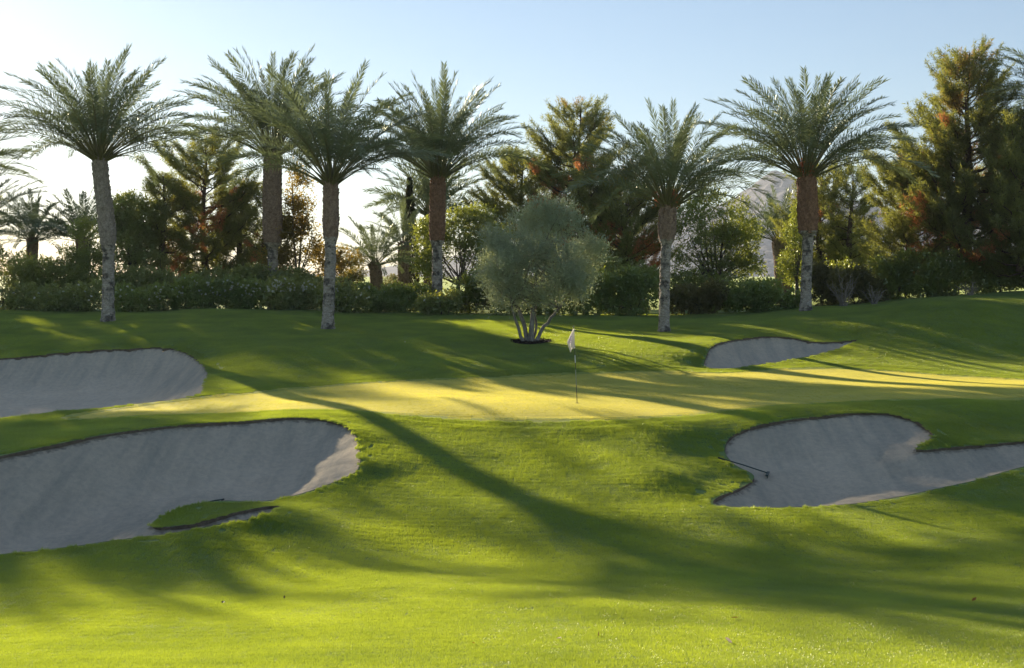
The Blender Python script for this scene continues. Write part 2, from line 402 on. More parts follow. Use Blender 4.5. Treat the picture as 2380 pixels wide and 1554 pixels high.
BUNK = {'LB': (0.72, 3.0), 'RB': (0.27, 1.6), 'BL': (1.0, 3.8), 'BR': (0.5, 2.4)}   # depth, width of the face
LIP = 0.022

def axis(lo, hi, fine, segs):
    """coordinates: fine in [lo,hi] pieces, growing outside"""
    return segs

xs = [0.0]
while xs[-1] < 3500:
    x = xs[-1]; xs.append(x + (0.12 if x < 19.5 else min(400, 0.12 + (x - 19.5) * 0.09)))
gx = np.array(sorted(set([-a for a in xs] + xs)))
ys = [8.0]
while ys[-1] < 4200:
    y = ys[-1]; ys.append(y + (0.11 if y < 32 else 0.17 if y < 52 else min(500, 0.15 + (y - 52) * 0.06)))
yb = [8.0]
while yb[-1] > -400:
    y = yb[-1]; yb.append(y - min(60, 0.12 + (8 - y) * 0.15))
gy = np.array(sorted(set(ys + yb)))
GX, GY = np.meshgrid(gx, gy)
nxg, nyg = len(gx), len(gy)
vx, vy = GX.ravel().copy(), GY.ravel().copy()
SDI = {}
cellx = np.gradient(gx)[None, :].repeat(nyg, 0).ravel(); celly = np.gradient(gy)[:, None].repeat(nxg, 1).ravel()
for k, P in SP.items():
    m = (vx > P[:, 0].min() - 3) & (vx < P[:, 0].max() + 3) & (vy > P[:, 1].min() - 3) & (vy < P[:, 1].max() + 3)
    idx = np.where(m)[0]
    d, qx, qy = sdist(P, vx[idx], vy[idx])
    near = np.abs(d) < 0.52 * np.minimum(cellx[idx], celly[idx])
    vx[idx[near]] = qx[near]; vy[idx[near]] = qy[near]; d[near] = 0.0
    s = np.full(len(vx), 9.0); s[idx] = d
    SDI[k] = s
vz = base_h(vx, vy)
# small unevenness everywhere near, and mounds round the palm bases are added later
und = noise3(np.c_[vx, vy, vx * 0], 0.5, 3) * 0.05 + noise3(np.c_[vx, vy, vx * 0], 1.4, 4) * 0.014
und = np.where(SDI['GR'] < 0, und * 0.45, und)
vz += np.where((vy < 65) & (np.abs(vx) < 40), und, 0)
v_turf = np.c_[vx, vy, vz]
zs = vz.copy()
rimd = np.zeros(len(vx)); which = np.zeros(len(vx), int)
for n, (k, (D, w)) in enumerate(BUNK.items()):
    s = SDI[k]; ins = s <= 0
    d = -s[ins]
    t = np.clip(d / w, 0, 1)
    prof = np.sin(t * math.pi / 2) ** 0.9
    ww = noise3(np.c_[vx[ins], vy[ins], vy[ins] * 0], 2.6, 8) * 0.022 * np.clip(d / 0.6, 0, 1) + noise3(np.c_[vx[ins], vy[ins], vy[ins] * 0], 7.5, 28) * 0.011 * np.clip(d / 0.4, 0, 1)
    zs[ins] = vz[ins] - LIP - D * prof + ww
    zs[ins] -= 0.030 * np.clip(noise3(np.c_[vx[ins], vy[ins], vy[ins] * 0], 5.0, 18) + 0.3, 0, 1) * np.clip(1 - d / 0.25, 0, 1)
    rimd[ins] = d
i = np.arange(nyg - 1)[:, None] * nxg; j = np.arange(nxg - 1)[None, :]
quads = np.stack([i + j, i + j + 1, i + nxg + j + 1, i + nxg + j], -1).reshape(-1, 4)
mixed = np.zeros(len(quads), bool); flip = np.zeros(len(quads), bool)
for k in SP:
    s = SDI[k][quads]; mk = (s.max(1) > 1e-6) & (s.min(1) < -1e-6); mixed |= mk
    flip |= mk & (np.abs(s[:, 1]) < 1e-6) & (np.abs(s[:, 3]) < 1e-6)
mq = quads[mixed]; fl = flip[mixed]
tris = np.concatenate([mq[~fl][:, [0, 1, 2]], mq[~fl][:, [0, 2, 3]], mq[fl][:, [0, 1, 3]], mq[fl][:, [1, 2, 3]]])
quads = np.concatenate([quads[~mixed], np.c_[tris, np.full(len(tris), -1)]])
istri = quads[:, 3] < 0
def face_in(k):
    q = quads.copy(); q[istri, 3] = q[istri, 2]
    s = SDI[k][q]
    return (s.sum(1) < -1e-6) & (s.max(1) <= 1e-6)
inb = {k: face_in(k) for k in SP}
taken = np.zeros(len(quads), bool)
def sub(name, fmask, V, mats, attrs, label=None, **props):
    fq = quads[fmask & ~istri]; ft = quads[fmask & istri][:, :3]
    u = np.unique(np.concatenate([fq.ravel(), ft.ravel()])); lut = np.zeros(len(V), np.int64); lut[u] = np.arange(len(u))
    me = mesh_np(name, V[u], [lut[fq], lut[ft]], mats, {a: ('POINT', b[u]) for a, b in attrs.items()}, True)
    return obj(name, me, None, (0, 0, 0), kind='structure', **props), u
v_sand = np.c_[vx, vy, zs]
names = {'LB': 'sand_bunker', 'RB': 'sand_bunker', 'BL': 'sand_bunker', 'BR': 'sand_bunker'}
for k in BUNK:
    fm = inb[k] & ~taken; taken |= fm
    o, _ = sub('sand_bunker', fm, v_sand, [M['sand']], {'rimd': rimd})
gm = inb['GR'] & ~taken; taken |= gm
v_green = v_turf.copy(); 
collar = np.clip((0.95 - SDI['GR']) / 0.12, 0, 1)
lift = np.clip((SDI['GR']) / 0.05, 0, 1) * 0.012 + np.clip((SDI['GR'] - 0.92) / 0.06, 0, 1) * 0.018
lift = np.where(SDI['GR'] < 8.9, lift, 0.03)
v_turf[:, 2] += lift
sub('putting_green', gm, v_turf, [M['green']], {})
tm = ~taken
og, _ = sub('ground', tm, v_turf, [M['turf']], {'collar': collar})
# turf lips: the cut edge of the sod over each bunker
lipG = Geo()
from collections import Counter
for k in BUNK:
    f = quads[inb[k] & ~istri]; ft = quads[inb[k] & istri]
    e = np.concatenate([f[:, [0, 1]], f[:, [1, 2]], f[:, [2, 3]], f[:, [3, 0]], ft[:, [0, 1]], ft[:, [1, 2]], ft[:, [2, 0]]])
    es = np.sort(e, 1); key = es[:, 0].astype(np.int64) * 10**7 + es[:, 1]
    uq, idx, cnt = np.unique(key, return_index=True, return_counts=True)
    b = e[idx[cnt == 1]]
    a0, a1 = v_turf[b[:, 0]], v_turf[b[:, 1]]
    lo = np.array([0, 0, -(LIP + 0.10)])
    nb = len(b)
    lipG.add(np.concatenate([a0 + (0, 0, .004), a1 + (0, 0, .004), a1 + lo, a0 + lo]), np.stack([np.arange(nb), np.arange(nb) + nb, np.arange(nb) + 2 * nb, np.arange(nb) + 3 * nb], 1))
obj('bunker_lip', lipG.mesh('bunker_lip', [M['soil']], True), kind='structure')

# fast height lookup for everything that stands on the ground
def ground(x, y):
    xi = np.clip(np.searchsorted(gx, x) - 1, 0, nxg - 2); yi = np.clip(np.searchsorted(gy, y) - 1, 0, nyg - 2)
    fx = np.clip((x - gx[xi]) / (gx[xi + 1] - gx[xi]), 0, 1); fy = np.clip((y - gy[yi]) / (gy[yi + 1] - gy[yi]), 0, 1)
    Z = GZ
    return (Z[yi, xi] * (1 - fx) * (1 - fy) + Z[yi, xi + 1] * fx * (1 - fy) + Z[yi + 1, xi] * (1 - fx) * fy + Z[yi + 1, xi + 1] * fx * fy)
GZ = v_turf[:, 2].reshape(nyg, nxg)
GS = zs.reshape(nyg, nxg)
def gz(x, y): return float(ground(np.array([x]), np.array([y]))[0])

# ------------------------------------------------------------------ foliage and wood makers
M['palm_leaf'] = leaf_mat('palm_frond', (0.090, 0.120, 0.068), (0.175, 0.205, 0.115), (0.26, 0.32, 0.13), 0.30, 0.10, 0.35)
M['petiole'] = leaf_mat('palm_petiole', (0.12, 0.12, 0.05), (0.22, 0.20, 0.09), (0.3, 0.25, 0.08), 0.12, 0.08)
M['boots'] = bark_mat('palm_boots', (0.19, 0.125, 0.09), (0.42, 0.31, 0.24), 7, 0.8, (1, 1, 0.8))
M['boots_grey'] = bark_mat('palm_boots_grey', (0.22, 0.18, 0.15), (0.48, 0.42, 0.37), 7, 0.8, (1, 1, 0.8))
M['boots_red'] = bark_mat('palm_boots_red', (0.17, 0.09, 0.055), (0.40, 0.235, 0.15), 7, 0.8, (1, 1, 0.8))
M['palm_bark'] = bark_mat('palm_bark', (0.26, 0.22, 0.18), (0.56, 0.50, 0.43), 5, 0.9, (1, 1, 2.2), stain=True)
M['dates'] = leaf_mat('dates', (0.35, 0.07, 0.015), (0.55, 0.16, 0.03), (0.7, 0.2, 0.03), 0.3, 0.1)
M['needles'] = leaf_mat('pine_needles', (0.10, 0.125, 0.058), (0.19, 0.210, 0.095), (0.44, 0.45, 0.075), 0.46, 0.04, 0.5, (0.55, 0.22, 0.08))
M['pine_bark'] = bark_mat('pine_bark', (0.06, 0.04, 0.03), (0.17, 0.12, 0.09), 8, 0.8)
M['olive_leaf'] = leaf_mat('olive_leaf', (0.22, 0.28, 0.20), (0.42, 0.47, 0.35), (0.48, 0.55, 0.28), 0.40, 0.10, 0.45)
M['olive_bark'] = bark_mat('olive_bark', (0.16, 0.14, 0.12), (0.34, 0.31, 0.27), 5, 0.8, (1, 1, 0.2))
M['broad_leaf'] = leaf_mat('broad_leaf', (0.065, 0.105, 0.032), (0.14, 0.19, 0.055), (0.55, 0.60, 0.06), 0.44, 0.10, 0.35)
M['shrub_leaf'] = leaf_mat('shrub_leaf', (0.11, 0.165, 0.07), (0.23, 0.285, 0.12), (0.60, 0.60, 0.08), 0.42, 0.08, 0.4)
M['hedge_leaf'] = leaf_mat('hedge_leaf', (0.085, 0.155, 0.055), (0.19, 0.27, 0.09), (0.55, 0.60, 0.07), 0.42, 0.08, 0.4)
M['dry_leaf'] = leaf_mat('dusty_shrub_leaf', (0.060, 0.068, 0.036), (0.125, 0.125, 0.062), (0.42, 0.36, 0.08), 0.38, 0.05)
M['gold_leaf'] = leaf_mat('yellowing_leaf', (0.08, 0.075, 0.02), (0.17, 0.14, 0.035), (0.6, 0.42, 0.06), 0.45, 0.06)
M['twig'] = bark_mat('twigs', (0.07, 0.055, 0.04), (0.20, 0.17, 0.13), 10, 0.5)
M['grey_twig'] = bark_mat('grey_twigs', (0.20, 0.17, 0.14), (0.38, 0.33, 0.28), 10, 0.5)
M['petal'] = leaf_mat('white_petals', (0.62, 0.62, 0.58), (0.8, 0.8, 0.76), (0.8, 0.78, 0.7), 0.3, 0.03)
M['cypress'] = leaf_mat('cypress_scale', (0.025, 0.034, 0.018), (0.055, 0.062, 0.030), (0.18, 0.16, 0.05), 0.25, 0.04)

def leaves(P, D, L, Wd, normal_jit=1.0, r=rng, fold=None):
    """rhombic leaves from points P along unit directions D"""
    n = len(P)
    rnd = unit(r.normal(size=(n, 3)))
    S = unit(np.cross(D, rnd))
    L = np.broadcast_to(L, (n,))[:, None]; Wd = np.broadcast_to(Wd, (n,))[:, None]
    v = np.stack([P, P + D * L * 0.45 + S * Wd * 0.5, P + D * L, P + D * L * 0.45 - S * Wd * 0.5], 1).reshape(-1, 3)
    q = np.arange(4 * n).reshape(n, 4)
    return v, q

def sprays(lobes, n, per, spray_len, leaf_len, leaf_w, up=0.3, fill=0.35, seed=0, gap=0.25, gap_scale=1.3, spread=0.8, flat_bottom=None, bend=0.0, clump=0, csize=0.42, cz=1.0):
    """leafy sprays spread through the shells of ellipsoid lobes: [(centre, (rx,ry,rz))]"""
    r = np.random.default_rng(seed)
    if clump:
        nl = []
        for c, R_ in lobes:
            R_ = np.array(R_); d = unit(r.normal(size=(clump, 3))); d[:, 2] = np.abs(d[:, 2]) * np.where(r.random(clump) < 0.75, 1, -1)
            k = r.uniform(0.55, 0.98, clump)[:, None]; s = csize * r.uniform(0.65, 1.35, clump)
            nl += [(np.array(c) + d[q] * R_ * k[q], tuple(R_ * s[q] * np.array([1, 1, cz]))) for q in range(clump)]
            nl.append((np.array(c), tuple(R_ * 0.62)))
        lobes = nl
    vol = np.array([l[1][0] * l[1][2] + l[1][1] * l[1][2] for l in lobes]); pr = vol / vol.sum()
    k = r.choice(len(lobes), n, p=pr)
    C = np.array([l[0] for l in lobes])[k]; Rr = np.array([l[1] for l in lobes])[k]
    d = unit(r.normal(size=(n, 3)))
    rad = 1 - fill * r.random(n) ** 1.3
    bump = 1 + 0.13 * noise3(C + d * Rr, 2.2 / max(0.4, Rr.mean() * 0.5), seed)
    P = C + d * Rr * (rad * bump)[:, None]
    nz = noise3(P, gap_scale, seed + 5)
    ok = nz > (-1 + 2 * gap) - 0.55 + 0.35 * (r.random(n) - 0.5)
    if flat_bottom is not None: ok &= P[:, 2] > flat_bottom
    P = P[ok]; d = d[ok]; Rr = Rr[ok]; m = len(P)
    D = unit(unit(d / Rr) + np.array([0, 0, up]) + 0.55 * r.normal(size=(m, 3)))
    t = (np.arange(per) + 0.5) / per
    ln = spray_len * (0.6 + 0.8 * r.random(m))
    Q = P[:, None, :] + D[:, None, :] * (t[None, :, None] * ln[:, None, None])
    Q[:, :, 2] -= bend * (t[None, :] ** 2) * ln[:, None]
    LD = unit(D[:, None, :] + spread * r.normal(size=(m, per, 3)))
    Q = Q.reshape(-1, 3); LD = LD.reshape(-1, 3)
    nl = len(Q)
    v, q = leaves(Q, LD, leaf_len * (0.7 + 0.6 * r.random(nl)), leaf_w * (0.7 + 0.6 * r.random(nl)), r=r)
    val = np.repeat(np.clip(np.repeat(r.random(m), per) * 0.6 + 0.4 * r.random(nl), 0, 1), 4)
    return v, q, val, P

def foliage_obj(name, parent, geo, mat, extra=None):
    me = mesh_np(name, geo[0], geo[1], [mat], {'v': ('POINT', geo[2]), **({'dead': ('POINT', extra)} if extra is not None else {})})
    return obj(name, me, parent)

# ------------------------------------------------------------------ date palms
def frond_mesh(a0, a1, L, seed, pairs=66, width=0.042, leaf=0.56):
    r = np.random.default_rng(seed)
    n = 15
    t = np.linspace(0, 1, n)
    ang = a0 + (a1 - a0) * t ** 1.6
    step = L / (n - 1)
    tw = (r.random() - 0.5) * 0.35
    P = np.zeros((n, 3))
    for k in range(1, n):
        am = (ang[k] + ang[k - 1]) / 2
        P[k] = P[k - 1] + step * np.array([math.sin(am), tw * t[k] * 0.5, math.cos(am)])
    g = Geo()
    v, f = tube(P, np.interp(t, [0, 0.08, 0.3, 1], [0.055, 0.034, 0.02, 0.005]), 4)
    T = unit(np.gradient(P, axis=0))
    s = np.linspace(0.25, 0.995, pairs)
    G2 = Geo()
    roll = r.uniform(-0.8, 0.8); side = np.array([0, 1.0, 0])
    for sg in (-1, 1):
        ss = s + (r.random(pairs) - 0.5) * 0.012
        Q = np.stack([np.interp(ss, t, P[:, c]) for c in range(3)], 1)
        TT = unit(np.stack([np.interp(ss, t, T[:, c]) for c in range(3)], 1))
        Nn = unit(np.cross(TT, np.broadcast_to(side, TT.shape))) * -1.0
        Nn = np.where(Nn[:, 2:3] < 0, -Nn, Nn)
        sd = side * math.cos(roll) + Nn * math.sin(roll); Nn = Nn * math.cos(roll) - side * math.sin(roll)
        fwd = np.interp(ss, [0.2, 0.6, 1], [0.55, 0.85, 2.2])[:, None]
        up = (-0.15 + 1.1 * r.random(pairs))[:, None]
        D = unit(TT * fwd + sg * sd * 1.0 + Nn * up + r.normal(size=(pairs, 3)) * 0.10)
        ln = leaf * np.interp(ss, [0.2, 0.32, 0.65, 1], [0.35, 0.85, 1.0, 0.6]) * (0.85 + 0.3 * r.random(pairs))
        S = unit(np.cross(D, Nn + r.normal(size=(pairs, 3)) * 0.25))
        wd = width * (0.8 + 0.4 * r.random(pairs))
        tip = Q + D * ln[:, None] - np.array([0, 0, 1]) * (0.06 * ln[:, None])
        vv = np.stack([Q, Q + D * ln[:, None] * 0.35 + S * wd[:, None] / 2, tip, Q + D * ln[:, None] * 0.35 - S * wd[:, None] / 2], 1).reshape(-1, 3)
        G2.add(vv, np.arange(4 * pairs).reshape(-1, 4), val=np.repeat(0.25 + 0.75 * r.random(pairs), 4))
    nb = len(v)
    V = np.concatenate([v] + G2.v); F = np.concatenate([f] + [q + nb for q in G2.q])
    mi = np.concatenate([np.ones(len(f), int), np.zeros(2 * pairs, int)])
    val = np.concatenate([np.full(nb, 0.5)] + G2.av)
    return mesh_np('frond', V, F, [M['palm_leaf'], M['petiole']], {'v': ('POINT', val)}, False, mi)

FROND_BINS = []
for b in range(9):
    u = b / 8.0
    for s in range(2):
        a0 = R(2 + 58 * u); a1 = a0 + R(20 + 38 * u + 14 * s)
        FROND_BINS.append(frond_mesh(a0, a1, 4.95 * (1 + 0.14 * u), 100 + b * 2 + s))
SMALL_BINS = []
for b in range(6):
    u = b / 5.0
    a0 = R(4 + 66 * u)
    SMALL_BINS.append(frond_mesh(a0, a0 + R(22 + 36 * u), 4.4, 300 + b, 42, 0.075, 0.62))

def palm(label, base, trunk_px, Y, r_low, r_up, split, scale=1.0, n_fr=74, seed=0, group='tall date palms', small=False, dates=0, low_droop=0.0, flare=1.25, mound=True, cat='palm tree', name='date_palm', boots='boots'):
    """trunk_px: traced trunk centre line from foot to crown [(px,py)...]; split: share of the height where the old leaf bases start"""
    r = np.random.default_rng(900 + seed)
    bx = XP(trunk_px[0][0], Y); bz = gz(bx, Y) if base is None else base
    root = thing(name, label, cat, (bx, Y, bz), group)
    pts = [np.array(W(px, py, Y)) - np.array([bx, Y, bz]) for px, py in trunk_px]
    pts[0][2] = -0.15; pts[0][0] = 0; pts[0][1] = 0
    pts = np.array(pts); pts[:, 1] = 0
    H = pts[-1][2]
    zz = np.linspace(-0.15, H, 60)
    cx = np.interp(zz, pts[:, 2], pts[:, 0]); 
    ker = np.ones(7) / 7; cx = np.convolve(np.pad(cx, 3, mode='edge'), ker, 'valid')
    def centre(z): return np.stack([np.interp(z, zz, cx), np.zeros_like(z), z], -1)
    def radius(z):
        u = z / H
        rr = np.interp(u, [0, 0.03, 0.09, split - 0.03, split + 0.01, split + 0.10, 0.93, 1.0], [r_low * flare, r_low * (flare * .55 + .45), r_low, r_low * 0.93, r_up * 0.86, r_up, r_up * 0.92, r_up * 0.75])
        return rr
    # lower bark: rings of worn scars
    zl = np.linspace(-0.15, H * split + 0.1, 70); sides = 22
    ang = np.arange(sides) / sides * 2 * math.pi
    Z = zl[:, None] + 0 * ang[None]
    rr = radius(zl)[:, None] * (1 + 0.06 * np.sin(ang[None] * 5 + zl[:, None] * 13) * np.sin(zl[:, None] * 21) + 0.05 * r.normal(size=(70, sides)))
    c = centre(zl)
    V = np.stack([c[:, 0:1] + rr * np.cos(ang), c[:, 1:2] + rr * np.sin(ang), Z], -1).reshape(-1, 3)
    i = np.arange(69)[:, None] * sides; j = np.arange(sides)[None]; j2 = (j + 1) % sides
    F = np.stack([i + j, i + j2, i + sides + j2, i + sides + j], -1).reshape(-1, 4)
    obj('trunk', mesh_np('trunk', V, F, [M['palm_bark']], None, False), root)
    # upper trunk clad in cut leaf bases
    g = Geo()
    zu = np.linspace(H * split - 0.02, H + 0.25, 24)
    v, f = tube(centre(np.minimum(zu, H)) + np.c_[zu * 0, zu * 0, zu - np.minimum(zu, H)], radius(np.minimum(zu, H)) * 0.92, 14)
    g.add(v, f, val=0.3)
    nb = int((H * (1 - split)) / 0.085 * 7)
    kk = np.arange(nb); zb = H * split + (kk / nb) ** 0.97 * (H * (1 - split)) + 0.1
    ab = kk * 2.39996 + r.normal(size=nb) * 0.08
    rb = radius(np.minimum(zb, H)) * 0.90
    out = np.stack([np.cos(ab), np.sin(ab), 0 * ab], 1); tan = np.stack([-np.sin(ab), np.cos(ab), 0 * ab], 1); up = np.array([0, 0, 1.0])
    C = centre(np.minimum(zb, H)) + out * rb[:, None]
    w = (0.075 + 0.03 * r.random(nb))[:, None]; h = (0.13 + 0.07 * r.random(nb))[:, None]; pr = (0.035 + 0.05 * r.random(nb) + 0.03 * (zb > H * 0.93))[:, None]
    if small: w, h, pr = w * 1.3, h * 1.3, pr * 1.3
    a = C - tan * w - up * h * 0.7; b = C + tan * w - up * h * 0.7
    cc = C + tan * w * 0.6 + up * h * 0.6 + out * pr; dd = C - tan * w * 0.6 + up * h * 0.6 + out * pr
    e = C + up * h * 0.7
    V = np.stack([a, b, cc, dd, e - tan * w * 0.6, e + tan * w * 0.6], 1).reshape(-1, 3)
    k6 = np.arange(nb)[:, None] * 6
    Q = np.concatenate([k6 + [0, 1, 2, 3], k6 + [3, 2, 5, 4]]); Tt = np.concatenate([k6 + [1, 5, 2], k6 + [0, 3, 4]])
    g.add(V, Q, Tt, val=np.repeat(r.random(nb), 6))
    obj('leaf_bases', g.mesh('leaf_bases', [M[boots]]), root, kind='stuff')
    top = centre(np.array([H]))[0]
    bins = SMALL_BINS if small else FROND_BINS
    n_fr = int(n_fr * (0.98 + 0.16 * r.random())); plen = 0.94 + 0.12 * r.random(); droop = low_droop + r.uniform(-0.05, 0.09)
    for k in range(n_fr):
        u = (k + 0.5) / n_fr
        u = u ** 0.70                                  # 0 upright heart leaves, 1 lowest
        u = min(1, max(0, u + r.normal() * 0.05))
        bi = int(round(u * (len(bins) / (1 if small else 2) - 1)))
        me = bins[bi] if small else bins[bi * 2 + (k % 2)]
        fo = bpy.data.objects.new('frond', me); col.objects.link(fo); fo.parent = root
        az = k * 2.39996 + r.normal() * 0.15
        rad0 = r_up * (0.25 + 0.55 * u)
        fo.location = (top[0] + math.cos(az) * rad0, math.sin(az) * rad0, H + 0.30 - 0.35 * u)
        s = scale * plen * (0.86 + 0.24 * r.random()) * (0.93 if u < 0.1 else 1)
        fo.scale = (s, s * (1 if r.random() < 0.5 else -1), s)
        tilt = droop * u + r.normal() * 0.07
        fo.rotation_euler = Euler((r.normal() * 0.04, tilt, az), 'XYZ')
    for k in range(dates):
        az = r.random() * 6.28
        gd = Geo()
        P0 = np.array([math.cos(az) * 0.25, math.sin(az) * 0.25, H + 0.5]) + np.array([top[0], 0, 0])
        v_, f_ = tube(np.array([[top[0], 0, H + 0.3], P0 + np.array([math.cos(az) * 0.12, math.sin(az) * 0.12, 0.15]), P0 + np.array([math.cos(az) * 0.2, math.sin(az) * 0.2, -0.35])]), [0.03, 0.05, 0.06], 5); gd.add(v_, f_, val=0.3)
        q = r.normal(size=(90, 3)) * np.array([0.08, 0.08, 0.20]) + P0 + np.array([math.cos(az) * 0.2, math.sin(az) * 0.2, -0.1])
        D = unit(r.normal(size=(90, 3)) + [0, 0, -1.0]); v, qq = leaves(q, D, 0.10, 0.05, r=r); gd.add(v, qq, val=np.repeat(r.random(90), 4))
        obj('date_cluster', gd.mesh('date_cluster', [M['dates']]), root, kind='stuff')
    if mound and base is None: MOUNDS.append((bx, Y, 0.12, 1.1))
    return root
MOUNDS = []

palm('tall date palm leaning left at the left end of the lawn, mottled grey trunk', None, [(250, 737), (252, 640), (252, 560), (246, 500), (236, 430), (231, 372)], 57, 0.285, 0.39, 0.46, 0.96, 82, 1, boots='boots_grey')
palm('tallest date palm, thick brown trunk rising from behind the white flowering shrubs', None, [(636, 675), (634, 600), (633, 520), (633, 440), (634, 360)], 70, 0.31, 0.60, 0.42, 1.16, 84, 2, mound=False)
palm('date palm with a black and white mottled foot, left of the dark cypress', None, [(761, 766), (764, 700), (768, 600), (769, 520), (769, 428)], 54, 0.265, 0.37, 0.62, 0.95, 82, 3)
palm('date palm with reddish brown upper trunk standing just left of the silvery olive tree', None, [(1016, 702), (1016, 640), (1016, 560), (1017, 480), (1018, 412)], 66, 0.30, 0.47, 0.52, 1.0, 82, 4, mound=False, boots='boots_red')
palm('shorter date palm with a pale grey trunk, first right of the flagstick', None, [(1544, 773), (1544, 700), (1546, 620), (1550, 540), (1552, 480)], 53, 0.235, 0.40, 0.72, 0.90, 80, 5, dates=4)
palm('date palm with orange brown trunk top and red date cluster, left of big pine', None, [(1873, 723), (1874, 650), (1878, 560), (1877, 480), (1874, 410)], 60, 0.27, 0.54, 0.58, 1.02, 80, 6, dates=5, boots='boots_red')
palm('date palm cut by the right edge, only its left fronds in view', None, [(2500, 690), (2498, 500), (2495, 330), (2490, 262)], 62, 0.28, 0.48, 0.5, 0.9, 72, 7, mound=False)
palm('upper date palm cut by the left edge, only frond tips showing', None, [(-140, 735), (-140, 600), (-138, 520), (-140, 435)], 60, 0.28, 0.50, 0.5, 0.88, 70, 8, mound=False)
palm('lower date palm cut by the left edge, fronds over the small palm', None, [(-75, 690), (-75, 620), (-77, 590), (-77, 560)], 70, 0.30, 0.50, 0.4, 1.0, 64, 9, mound=False)
palm('small distant date palm nearest the left edge with a short brown trunk', None, [(72, 660), (74, 610), (76, 560)], 80, 0.34, 0.37, 0.1, 0.72, 44, 10, 'small distant date palms', True, mound=False, low_droop=0.12)
palm('small distant date palm half hidden behind the trunk of the leaning palm', None, [(190, 670), (190, 600), (190, 560)], 80, 0.32, 0.38, 0.1, 0.76, 40, 11, 'small distant date palms', True, mound=False)
palm('small low date palm glowing green beside the dark cypress', None, [(876, 662), (874, 640), (871, 618)], 74, 0.34, 0.38, 0.1, 0.64, 46, 12, 'small distant date palms', True, mound=False, low_droop=0.15)
palm('small faint date palm behind the low glowing palm by the cypress', None, [(938, 660), (938, 600), (938, 570)], 78, 0.32, 0.36, 0.1, 0.64, 34, 13, 'small distant date palms', True, mound=False)
palm('date palm whose grey fronds spread behind the trunk left of the olive tree', None, [(1000, 660), (1000, 600), (1000, 500)], 84, 0.38, 0.46, 0.1, 0.98, 56, 14, 'small distant date palms', True, mound=False)
palm('pale green date palm with shaggy brown trunk in front of the far mountain', None, [(1822, 680), (1820, 620), (1812, 560)], 84, 0.5, 0.62, 0.15, 0.88, 50, 15, 'small distant date palms', True, mound=False, low_droop=-0.05)
palm('tall date palm just beyond the left edge of the photo', None, [(-300, 735), (-298, 600), (-304, 500), (-300, 412)], 60, 0.28, 0.42, 0.5, 0.95, 70, 16, 'palms out of view to the left', mound=False)

